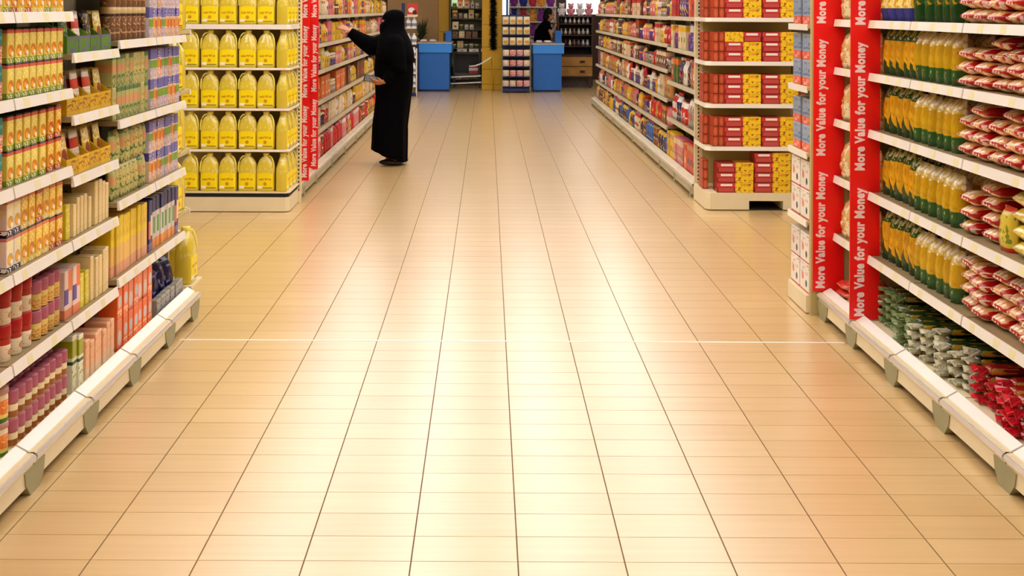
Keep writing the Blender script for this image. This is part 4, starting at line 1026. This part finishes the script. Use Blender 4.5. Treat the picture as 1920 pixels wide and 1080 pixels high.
# barrier arm
bx0, bz0 = W(880, 124, 22.6); bx1, bz1 = W(921, 108, 22.6)
ba = empty('barrier_arm', (bx1, 22.6, 0), 0, 'curved white barrier arm in front of the yellow pillar', 'barrier')
MB().tube([(bx0, 22.7, bz0-0.01), (bx0+0.12, 22.68, bz0), (bx0+0.25, 22.65, bz0+0.05), (bx1, 22.6, bz1)], 0.014, 8).build('arm', M['white'], ba, smooth=True)
MB().tube([(bx1, 22.6, bz1-0.002), (bx1+0.03, 22.6, bz1+0.0), (bx1+0.045, 22.6, 0.0)], 0.018, 8).build('post', M['yellow'], ba, smooth=True)

# hanging rack at the end of the far shelving
hx0, hz1 = W(763, 25, 21.2); hx1, _ = W(779, 25, 21.2)
hr = empty('hanging_rack', ((hx0+hx1)/2, 21.2, 0), 0, 'narrow hanging rack of white bottles beside the checkout', 'rack')
MB().box(hx0-0.1, hx0-0.06, 21.2, 21.5, 0.0, 1.75).build('panel', M['blue_d'], hr)
MB().tube([(hx1+0.02, 21.25, 0), (hx1+0.02, 21.25, 0.9)], 0.014, 6).build('post', M['white'], hr)
MB().box(hx0-0.1, hx1+0.02, 21.2, 21.5, 0.0, 0.05).build('base', M['blue_d'], hr)
for z in (0.18, 0.42, 0.72, 0.98, 1.28, 1.5): MB().box(hx0-0.06, hx1+0.02, 21.22, 21.4, z-0.01, z).build('shelf', M['white'], hr)
m_wb = PM('white_bottle_print', (226, 226, 224)).band('z', 0.2, 0.5, (130, 136, 150)).done()
wb = bottle(0.05, 0.2, m_wb, M['white'], 'bottle')
for z in (0.18, 0.42, 0.72, 0.98, 1.28):
    for k in range(2): put(wb, (hx0+0.02+0.11*k, 21.3, z+0.0005), 0, 'white bottle on the narrow rack beside the checkout', 'bottle', 'white bottles on the narrow rack')
m_po = PM('red_poster_print', (206, 60, 50)).disc(0.4, 0.5, 0.3, 0.2, (240, 220, 210)).disc(0.7, 0.3, 0.2, 0.2, (60, 20, 24)).band('z', 0, 0.14, (236, 200, 160)).done()
put(carton(0.2, 0.05, 0.24, m_po, 'promo_carton'), (hx0+0.10, 21.3, 1.5005), 0, 'red and white promotional carton on top of the narrow rack', 'carton')
# potted plant behind the counter
pxx, _ = W(790, 60, 24.3); pl = empty('potted_plant', (pxx, 24.3, 0), 0, 'leafy plant in a tall brown pot before the tan partition', 'plant')
MB().lathe([(0.12, 0), (0.16, 0.03), (0.2, 0.95), (0.17, 0.96), (0.16, 0.9)], pxx, 24.3, 14).build('pot', M['brown'], pl, smooth=True)
lf = MB(); rnd = random.Random(5)
for k in range(46):
    a = rnd.random()*2*PI; r = 0.06+0.16*rnd.random(); h = 1.0+0.5*rnd.random()
    p0 = Vector((pxx, 24.3, 0.95)); p2 = Vector((pxx+math.cos(a)*r, 24.3+math.sin(a)*r, h)); p1 = (p0+p2)/2+Vector((0, 0, 0.06)); w_ = Vector((-math.sin(a), math.cos(a), 0))*0.025
    lf.add([p0, p1-w_, p2, p1+w_], [(0, 1, 2, 3)])
lf.build('foliage', plain('leaf', (50, 66, 30), 0.5), pl)

# shop beyond: lit display to the left of the pillar
sy = 24.4
def cabinet(name, label, u0, u1, y, d, zt, mat, tiers, back=None):
    x0, _ = W(u0, 0, y); x1, _ = W(u1, 0, y)
    r = empty(name, ((x0+x1)/2, y+d/2, 0), 0, label, 'display')
    MB().box(x0, x1, y+d-0.03, y+d, 0, zt).build('back_panel', back or mat, r)
    for x in (x0, x1-0.03): MB().box(x, x+0.03, y, y+d-0.03, 0, zt).build('side_panel', mat, r)
    for z in tiers: MB().box(x0+0.03, x1-0.03, y, y+d-0.03, z-0.02, z).build('shelf', mat, r)
    return x0, x1
m_dkgrey = plain('display_grey', (84, 84, 74), 0.6, noise=0.1)
cx0, cx1 = cabinet('glass_display', 'grey display shelves of small goods behind the barrier arm', 843, 906, sy, 0.5, 2.6, m_dkgrey, (0.12, 0.42, 0.80, 1.02, 1.20, 1.44, 1.66), plain('display_back', (150, 146, 110), 0.6, noise=0.2, nscale=3))
lx0, lz0 = W(846, 12, sy+0.4); lx1, _ = W(875, 12, sy+0.4)
tag(MB().box(lx0, lx1, sy+0.44, sy+0.465, lz0, 2.3).build('lit_sign', M['lit'], origin=(lx0, sy+0.45, lz0)), 'pale green lit panel inside the grey display', 'sign')
smalls = [('white', 'jar'), ('cream', 'carton'), ('yellow', 'packet'), ('grey', 'jar'), ('brown', 'carton'), ('white', 'bottle'), ('green', 'jar')]
rnd = random.Random(21)
for li, z in enumerate((0.12, 0.42, 0.80, 1.02, 1.20, 1.44, 1.66)):
    a = cx0 + 0.06
    while a < cx1 - 0.1:
        cn, kind = rnd.choice(smalls if li > 1 else [('white', 'box'), ('grey', 'carton'), ('green', 'box')])
        p = grocery(cn, kind, 100+li*3, 0.2 if li > 3 else 0.17); w = p['w']
        if a + w > cx1-0.04: break
        put(p, (a+w/2, sy+0.02+p['d']/2, z+0.0005), 0, f'small {cn} {kind} on the {ORD[li]} of the grey display', kind, 'goods in the grey display'); a += w+0.02
dx0, dz = W(848, 98, 23.5); dx1, _ = W(903, 98, 23.5)
dk = empty('black_desk', ((dx0+dx1)/2, 23.7, 0), 0, 'low black desk before the grey display', 'desk')
MB().box(dx0, dx1, 23.5, 24.0, dz-0.04, dz).build('desk_top', M['black'], dk)
MB().box(dx0+0.03, dx1-0.03, 23.93, 23.97, 0.3, dz-0.04).build('front_panel', M['black'], dk)
for x in (dx0+0.02, dx1-0.06):
    for yy in (23.52, 23.92): MB().box(x, x+0.04, yy, yy+0.04, 0, dz-0.04).build('leg', M['black'], dk)
MB().box(dx0+0.06, dx1-0.06, 23.54, 23.9, 0.26, 0.30).build('lower_shelf', m_dkgrey, dk)
put(carton(0.19, 0.14, 0.16, PM('red_case_print', (196, 20, 34)).band('z', 0.35, 0.7, (240, 226, 226)).done(), 'carton'), ((dx0+dx1)/2+0.14, 23.65, 0.3005), 0, 'red carton with white band under the black desk', 'carton')
for k in range(3): put(grocery('white', 'box', 140, 0.14), (dx0+0.2+0.25*k, 23.75, dz+0.0005), 0.1, 'white box on the black desk', 'box', 'boxes on the black desk')
for k, c in enumerate((0.0, 0.14)):
    tag(MB().tube([(dx0-0.02, 23.35+c, 0.10+c*0.9), (dx1, 23.35+c, 0.13+c*0.9)], 0.022, 8).build('chrome_rail', M['chrome'], origin=(dx0, 23.35+c, 0)), f'{("lower","upper")[k]} chrome bumper rail below the black desk', 'rail')

# gift display to the right of the cashier
gy = 24.2
kx0, kx1 = cabinet('gift_cabinet', 'dark wooden gift cabinet behind the cashier', 1046, 1112, gy, 0.5, 1.50, M['brown'], (0.86, 1.10, 1.34, 1.50))
fx0, fz = W(1046, 103, 23.6); fx1, _ = W(1112, 103, 23.6)
ch = empty('drawer_chest', ((fx0+fx1)/2, 23.8, 0), 0, 'honey wood drawer chest below the gift cabinet', 'chest')
MB().box(fx0, fx1, 23.62, 24.1, 0.22, fz).build('body', M['brown'], ch)
for k in range(2):
    z0 = 0.25 + k*(fz-0.27)/2; z1 = z0 + (fz-0.27)/2 - 0.015
    dr = MB().box(fx0+0.01, fx1-0.01, 23.6, 23.62, z0, z1).build('drawer', M['wood'], ch)
    MB().box((fx0+fx1)/2+0.1, (fx0+fx1)/2+0.2, 23.575, 23.6, (z0+z1)/2-0.02, (z0+z1)/2+0.02).build('handle', M['black'], dr)
for x in (fx0+0.02, fx1-0.08): MB().box(x, x+0.06, 23.64, 23.7, 0, 0.22).build('leg', M['brown'], ch)
MB().box(fx0+0.02, fx1-0.02, 23.8, 23.85, 0.0, 0.22).build('back_board', plain('mesh_board', (96, 80, 76), 0.7, noise=0.4, nscale=30), ch)
vase_m = [plain(f'ornament_{i}', c, 0.25, metal=0.4) for i, c in enumerate(((190, 190, 196), (120, 90, 90), (60, 50, 54), (206, 190, 170)))]
vases = [dict(w=0.08, d=0.08, h=0.14, parts=[('ornament', MB().lathe([(0.025, 0), (0.038, 0.03), (0.035, 0.07), (0.014, 0.10), (0.022, 0.135)], seg=10).mesh('ornament', m, smooth=True), None)]) for m in vase_m]
rnd = random.Random(8)
for li, z in enumerate((0.86, 1.10, 1.34)):
    for r in range(2):
        for k in range(7): put(vases[rnd.randrange(4)], (kx0+0.08+0.095*k, gy+0.08+0.16*r, z+0.0005), 0, f'small metal ornament on the {("lowest","middle","upper")[li]} shelf of the gift cabinet', 'ornament', 'ornaments in the gift cabinet')
# plush toys and gift bags along the top
def plush(col, name='plush_toy'):
    m = plain(f'plush_{col[0]}_{col[1]}', col, 0.9, noise=0.15, nscale=40)
    b = MB().ball((0, 0, 0.09), (0.075, 0.065, 0.09)).ball((0, -0.01, 0.21), 0.06).ball((-0.045, 0, 0.262), 0.022, 8, 6).ball((0.045, 0, 0.262), 0.022, 8, 6)
    b.ball((-0.07, -0.02, 0.12), (0.025, 0.03, 0.05), 8, 6).ball((0.07, -0.02, 0.12), (0.025, 0.03, 0.05), 8, 6).ball((-0.04, -0.06, 0.03), 0.03, 8, 6).ball((0.04, -0.06, 0.03), 0.03, 8, 6)
    return dict(w=0.17, d=0.14, h=0.28, parts=[(name, b.mesh(name, m, smooth=True), None)])
toys = {'white': plush((240, 232, 232)), 'pink': plush((226, 150, 160)), 'purple': plush((130, 50, 140)), 'orange': plush((236, 160, 60)), 'red': plush((200, 50, 60)), 'blue': plush((40, 50, 140))}
for k, c in enumerate(['white', 'pink', 'white', 'pink']):
    put(toys[c], (kx0+0.10+0.195*k, gy+0.22, 1.5005), 0.2*(k % 3-1), f'{c} plush toy sitting on top of the gift cabinet', 'plush toy', 'plush toys on the gift cabinet')
tx0, _ = W(955, 0, 24.3); tx1, _ = W(1045, 0, 24.3)
ts = empty('toy_stand', ((tx0+tx1)/2, 24.6, 0), 0, 'pale stepped toy stand behind the snack rack', 'display')
MB().box(tx0, tx1, 24.75, 24.78, 0, 1.98).build('back_panel', M['white'], ts)
for z in (0.42, 0.74, 1.06, 1.38, 1.70): MB().box(tx0, tx1, 24.35, 24.75, z-0.02, z).build('shelf', M['white'], ts)
for x in (tx0, tx1-0.03): MB().box(x, x+0.03, 24.35, 24.75, 0, 0.40).build('leg', M['white'], ts)
seq = ['purple', 'orange', 'white', 'blue', 'purple', 'pink', 'red', 'white']
for li, z in enumerate((0.74, 1.06, 1.38, 1.70)):
    for k in range(5):
        c = seq[(k*3+li*5+1) % 8]
        put(toys[c], (tx0+0.11+0.197*k, 24.5, z+0.0005), 0.3*(k % 3-1), f'{c} plush toy on the {("lowest","second","third","top")[li]} step of the toy stand', 'plush toy', 'plush toys on the toy stand')
bpx, _ = W(951, 0, 23.0)
tag(MB().box(bpx-0.022, bpx+0.022, 23.0, 23.05, 0, CEIL).build('blue_post', M['blue'], origin=(bpx, 23.02, 0)), 'slim blue post rising behind the snack rack', 'post')
sx0, sz0 = W(1062, 26, 24.9); sx1, _ = W(1125, 26, 24.9)
tag(MB().box(sx0, sx1, 24.9, 24.95, sz0, 2.4).build('lit_sign', M['lit_w'], origin=(sx0, 24.92, sz0)), 'bright white lit sign panel above the gift cabinet', 'sign')
sx0, sz0 = W(936, 28, 24.9); sx1, _ = W(965, 28, 24.9)
tag(MB().box(sx0, sx1, 24.9, 24.95, sz0, 2.4).build('lit_sign', M['lit_w'], origin=(sx0, 24.92, sz0)), 'bright white lit sign panel behind the blue post', 'sign')
# back partitions of the shop beyond
tag(MB().box(-1.0, 3.4, 26.6, 26.7, 0, CEIL).build('shop_partition', M['brown'], origin=(1.2, 26.65, 0)), 'brown rear partition of the shop beyond the checkouts', 'partition')

# ================================================================== PEOPLE
def remeshed(mb, name, mat, voxel, smooth_it=6):
    me = mb.mesh(name+'_raw', mat)
    ob = bpy.data.objects.new(name+'_tmp', me); COL.objects.link(ob)
    r = ob.modifiers.new('r', 'REMESH'); r.mode = 'VOXEL'; r.voxel_size = voxel
    s = ob.modifiers.new('s', 'SMOOTH'); s.iterations = smooth_it; s.factor = 0.5
    dg = bpy.context.evaluated_depsgraph_get()
    out = bpy.data.meshes.new_from_object(ob.evaluated_get(dg)); out.name = name
    bpy.data.objects.remove(ob); bpy.data.meshes.remove(me)
    out.materials.clear(); out.materials.append(mat); out.shade_smooth()
    return out

def child(name, me, parent):
    o = bpy.data.objects.new(name, me); COL.objects.link(o); o.parent = parent
    return o

def loft(mb, rings, seg=28, cap=True):
    """rings: (cx, cy, rx, ry, z, [tilt]) horizontal ellipses"""
    vs = []; fs = []
    for r in rings:
        cx, cy, rx, ry, z = r[:5]; tl = r[5] if len(r) > 5 else 0.0
        for k in range(seg):
            a = 2*PI*k/seg; vs.append((cx+rx*math.cos(a), cy+ry*math.sin(a), z + tl*math.cos(a)))
    for j in range(len(rings)-1):
        for k in range(seg): fs.append((j*seg+k, j*seg+(k+1) % seg, (j+1)*seg+(k+1) % seg, (j+1)*seg+k))
    if cap: fs.append(tuple(range(seg))[::-1]); fs.append(tuple((len(rings)-1)*seg+k for k in range(seg)))
    return mb.add(vs, fs)

def hand(mb, wrist, direction, palm_n, s=1.0, curl=0.3, thumb_side=1):
    """palm, four unequal fingers bent at the knuckles, thumb from the side of the palm"""
    w = Vector(wrist); d = Vector(direction).normalized(); n = Vector(palm_n); n = (n - d*n.dot(d)).normalized(); t = d.cross(n).normalized()*thumb_side
    L = 0.085*s
    for q in (-0.5, -0.17, 0.17, 0.5):
        mb.tube([w, w+d*L*0.5+t*q*0.055*s, w+d*L+t*q*0.066*s], [0.018*s, 0.015*s, 0.0125*s], 8)
    for i, (q, ln) in enumerate(((0.52, 0.070), (0.18, 0.078), (-0.16, 0.073), (-0.50, 0.058))):
        p = w+d*L*0.95+t*q*0.066*s; pts = [p]; dd = d.copy()
        for k, seg in enumerate((0.45, 0.32, 0.23)):
            dd = (dd*math.cos(curl) + n*math.sin(curl)).normalized(); p = p+dd*ln*seg*s; pts.append(p)
        mb.tube(pts, [0.0095*s, 0.009*s, 0.0083*s, 0.007*s], 8); mb.ball(pts[-1], 0.007*s, 8, 6)
    p = w+d*L*0.25+t*0.026*s; dd = (d*0.6+t*0.75+n*0.25).normalized(); pts = [w+d*0.01, p]
    for ln, bend in ((0.035, 0.0), (0.028, 0.5)):
        dd = (dd + (d-t*0.3)*bend*0.6).normalized(); p = p+dd*ln*s; pts.append(p)
    mb.tube(pts, [0.013*s, 0.013*s, 0.0105*s, 0.008*s], 8)

def head(mb, c, s=1.0, face=(-1, 0)):
    fx, fy = face; cx, cy, cz = c
    mb.ball((cx, cy, cz+0.02*s), (0.098*s if fx else 0.078*s, 0.078*s if fx else 0.098*s, 0.108*s), 16, 12)
    mb.ball((cx+fx*0.03*s, cy+fy*0.03*s, cz-0.055*s), (0.066*s, 0.062*s, 0.062*s), 14, 10)
    mb.tube([(cx+fx*0.092*s, cy+fy*0.092*s, cz+0.02*s), (cx+fx*0.112*s, cy+fy*0.112*s, cz-0.022*s)], [0.008*s, 0.014*s], 8)
    mb.ball((cx+fx*0.085*s, cy+fy*0.085*s, cz-0.055*s), (0.016*s, 0.022*s, 0.009*s), 10, 6)
    for sg in (-1, 1): mb.ball((cx-fx*0.005*s+fy*sg*0.078*s, cy+fx*sg*0.078*s, cz), (0.02*s, 0.012*s, 0.03*s), 8, 6)

# ---- woman in a black abaya, reaching to the shelf; she faces -x
WX, WY = -0.983, 11.93
wom = empty('person', (WX, WY, 0), 0, 'person in a long black robe and face veil reaching to the shelf, holding a phone', 'person')
b = MB()
head(b, (-0.012, 0.0, 1.505), 0.98)
b.tube([(0.01, 0, 1.44), (0.015, 0, 1.34)], [0.05, 0.06], 10)
loft(b, [(0.02, 0, 0.10, 0.16, 0.80), (0.01, 0, 0.10, 0.13, 1.0), (0.0, 0, 0.10, 0.16, 1.2), (0.01, 0, 0.08, 0.17, 1.32), (0.01, 0, 0.05, 0.06, 1.37)], 16)
for sg in (-1, 1):
    b.tube([(0.02, sg*0.085, 0.86), (0.0, sg*0.085, 0.47), (0.03, sg*0.085, 0.07)], [0.085, 0.055, 0.04], 10)
    b.tube([(0.045, sg*0.085, 0.045), (-0.09, sg*0.085, 0.035)], [0.035, 0.03], 10)
# right arm stretched to the shelf, left arm bent with the phone
b.tube([(0.0, 0.17, 1.31), (-0.22, 0.15, 1.255), (-0.475, 0.10, 1.405)], [0.05, 0.042, 0.027], 10)
hand(b, (-0.475, 0.10, 1.405), (-0.86, -0.1, 0.42), (0.1, 0.5, -0.8), 1.0, 0.28, 1)
b.tube([(0.02, -0.18, 1.30), (0.07, -0.23, 1.03), (-0.09, -0.25, 0.885)], [0.05, 0.042, 0.028], 10)
hand(b, (-0.085, -0.252, 0.885), (-1.0, 0.0, 0.0), (0.1, 0.55, 0.8), 1.0, 0.42, -1)
child('body', remeshed(b, 'body', M['skin'], 0.006, 4), wom)
for sg in (-1, 1):
    child('eye', MB().ball((-0.098, sg*0.033, 1.512), 0.012, 10, 8).mesh('eye', plain('eye_dark', (24, 16, 12), 0.2), smooth=True), wom)
r = MB()
seg = 40
rings = [(-0.05, 0, 0.187, 0.24, 0.10, -0.07), (-0.045, 0, 0.185, 0.24, 0.24), (-0.042, 0, 0.183, 0.235, 0.42), (-0.008, 0, 0.186, 0.225, 0.70), (0.0, 0, 0.202, 0.23, 0.86), (-0.002, 0, 0.208, 0.24, 1.0),
         (-0.002, 0, 0.198, 0.245, 1.15), (0.002, 0, 0.172, 0.24, 1.27), (0.0, 0, 0.14, 0.19, 1.35), (0.0, 0, 0.09, 0.10, 1.40)]
loft(r, rings, seg)
r.tube([(-0.02, 0.16, 1.27), (-0.14, 0.16, 1.255), (-0.26, 0.14, 1.245), (-0.37, 0.12, 1.315), (-0.485, 0.10, 1.40)], [0.12, 0.118, 0.105, 0.078, 0.052], 14)
r.ball((0.02, -0.17, 1.29), 0.095, 14, 10)
r.tube([(0.02, -0.17, 1.29), (0.05, -0.215, 1.16), (0.07, -0.235, 1.02), (0.0, -0.245, 0.95), (-0.075, -0.25, 0.895)], [0.10, 0.092, 0.085, 0.066, 0.048], 14)
robe = remeshed(r, 'robe', M['black_cloth'], 0.011, 5)
for v in robe.vertices:                    # hanging folds
    x, y, z = v.co
    if z < 1.05 and abs(y) < 0.3:
        k = max(0.0, min(1.0, (0.95-z)/0.6)); a = math.atan2(y, x+0.03)
        f = 1 + 0.045*k*math.sin(7*a+1.1) + 0.02*k*math.sin(13*a+2*z); v.co.x = (x+0.03)*f-0.03; v.co.y = y*f
child('robe', robe, wom)
# head veil: shell with an eye slit
vs = []; fs = []; sg_ = 36
vr = [(0.012, 0.205, 0.285, 1.10), (0.01, 0.195, 0.28, 1.20), (0.005, 0.175, 0.255, 1.29), (0.0, 0.152, 0.19, 1.355), (-0.005, 0.132, 0.15, 1.40), (-0.012, 0.122, 0.118, 1.44), (-0.015, 0.12, 0.108, 1.485), (-0.015, 0.118, 0.105, 1.505), (-0.012, 0.117, 0.104, 1.53), (-0.008, 0.113, 0.10, 1.57), (0.0, 0.095, 0.085, 1.605), (0.004, 0.06, 0.055, 1.627), (0.006, 0.02, 0.02, 1.636)]
for cx, rx, ry, z in vr:
    for k in range(sg_):
        a = 2*PI*k/sg_; vs.append((cx+rx*math.cos(a), ry*math.sin(a), z))
for j in range(len(vr)-1):
    for k in range(sg_):
        am = 2*PI*(k+0.5)/sg_
        if j == 7 and abs(am-PI) < 0.85: continue
        fs.append((j*sg_+k, j*sg_+(k+1) % sg_, (j+1)*sg_+(k+1) % sg_, (j+1)*sg_+k))
fs.append(tuple((len(vr)-1)*sg_+k for k in range(sg_)))
veil = child('veil', MB().add(vs, fs).mesh('veil', M['black_cloth'], smooth=True), wom)
so = veil.modifiers.new('thick', 'SOLIDIFY'); so.thickness = 0.004; so.offset = 0
drape = MB()
for j in range(7):
    z = 1.485 - 0.035*j; f = 0.136+0.004*math.sin(j)
    for k in range(11):
        a = PI + (k-5)*0.16; drape.v.append((-0.012+f*math.cos(a)*(1.0+0.02*math.sin(3*k)), 0.12*math.sin(a), z))
for j in range(6):
    for k in range(10): drape.f.append((j*11+k, j*11+k+1, (j+1)*11+k+1, (j+1)*11+k)); drape.m.append(0)
dv = child('face_veil', drape.mesh('face_veil', M['black_cloth'], smooth=True), wom)
so = dv.modifiers.new('thick', 'SOLIDIFY'); so.thickness = 0.003; so.offset = 0
for sg in (-1, 1):
    s_ = MB(); s_.ball((-0.02, sg*0.085, 0.035), (0.13, 0.045, 0.035), 14, 8)
    me = s_.mesh('shoe', plain('shoe_leather', (26, 14, 14), 0.4), smooth=True)
    for v in me.vertices: v.co.z = max(v.co.z, 0.002)
    o = child('shoe', me, wom); o.location.x = 0.0 if sg < 0 else 0.04
ph = MB().box(-0.035, 0.035, -0.004, 0.004, 0, 0.14).mesh('phone', M['black'], bevel=0.003)
o = bpy.data.objects.new('phone', ph); COL.objects.link(o); o.location = (WX-0.155, WY-0.235, 0.905); o.rotation_euler = (0.0, -1.35, 0.15)
tag(o, 'small dark phone held in the hand of the person in black', 'phone')
child('screen', MB().box(-0.03, 0.03, -0.0052, -0.0041, 0.01, 0.13).mesh('screen', plain('phone_screen', (120, 124, 132), 0.2)), o)

# ---- cashier behind the counter
CX, CY = (1022-VPU)*23.75/F_PX, 23.75
cas = empty('person', (CX, CY, 0), 0, 'person in a black short sleeved top behind the checkout, one hand raised to the chin', 'person')
b = MB()
head(b, (0.09, 0, 1.53), 1.0, face=(1, 0))
b.tube([(0.07, 0, 1.47), (0.03, 0, 1.36)], [0.05, 0.06], 10)
loft(b, [(-0.04, 0, 0.12, 0.17, 0.85), (-0.04, 0, 0.11, 0.14, 1.02), (-0.02, 0, 0.12, 0.17, 1.22), (0.02, 0, 0.09, 0.18, 1.34), (0.03, 0, 0.05, 0.06, 1.39)], 16)
for sg in (-1, 1):
    b.tube([(-0.03, sg*0.09, 0.88), (-0.02, sg*0.09, 0.48), (-0.04, sg*0.09, 0.07)], [0.085, 0.055, 0.04], 10)
    b.tube([(-0.05, sg*0.09, 0.04), (0.10, sg*0.09, 0.035)], [0.035, 0.03], 10)
b.tube([(0.04, -0.18, 1.33), (0.12, -0.23, 1.10), (0.22, -0.16, 1.32)], [0.05, 0.04, 0.027], 10)
hand(b, (0.22, -0.16, 1.32), (-0.05, 0.35, 0.9), (-0.9, 0.2, 0.1), 1.0, 0.35, 1)
b.tube([(0.0, 0.18, 1.33), (-0.03, 0.24, 1.08), (0.0, 0.23, 0.86)], [0.05, 0.04, 0.027], 10)
hand(b, (0.0, 0.23, 0.86), (0.1, 0, -1), (0.2, -1, 0), 1.0, 0.25, -1)
child('body', remeshed(b, 'cashier_body', M['skin'], 0.007, 4), cas)
r = MB()
loft(r, [(-0.05, 0, 0.17, 0.21, 0.80), (-0.06, 0, 0.18, 0.20, 1.0), (-0.04, 0, 0.165, 0.21, 1.2), (0.0, 0, 0.125, 0.215, 1.32), (0.03, 0, 0.075, 0.10, 1.40)], 24)
r.tube([(0.03, -0.15, 1.32), (0.08, -0.21, 1.21)], [0.08, 0.07], 12); r.tube([(0.0, 0.15, 1.32), (-0.015, 0.22, 1.19)], [0.08, 0.07], 12)
child('shirt', remeshed(r, 'shirt', M['black_cloth'], 0.012, 4), cas)
t = MB()
for sg in (-1, 1): t.tube([(-0.03, sg*0.09, 0.90), (-0.02, sg*0.09, 0.48), (-0.04, sg*0.09, 0.06)], [0.105, 0.08, 0.065], 12)
child('trousers', remeshed(t, 'trousers', M['black_cloth'], 0.014, 3), cas)
h = MB(); h.ball((0.07, 0, 1.565), (0.105, 0.092, 0.115), 16, 12); h.ball((0.02, 0, 1.47), (0.07, 0.085, 0.12), 14, 10)
child('hair', remeshed(h, 'hair', plain('black_hair', (5, 4, 4), 0.7, spec=0.2), 0.012, 3), cas)
for sg in (-1, 1):
    s_ = MB(); s_.ball((0.02, sg*0.09, 0.035), (0.13, 0.045, 0.035), 14, 8)
    me = s_.mesh('shoe', M['black'], smooth=True)
    for v in me.vertices: v.co.z = max(v.co.z, 0.002)
    child('shoe', me, cas)
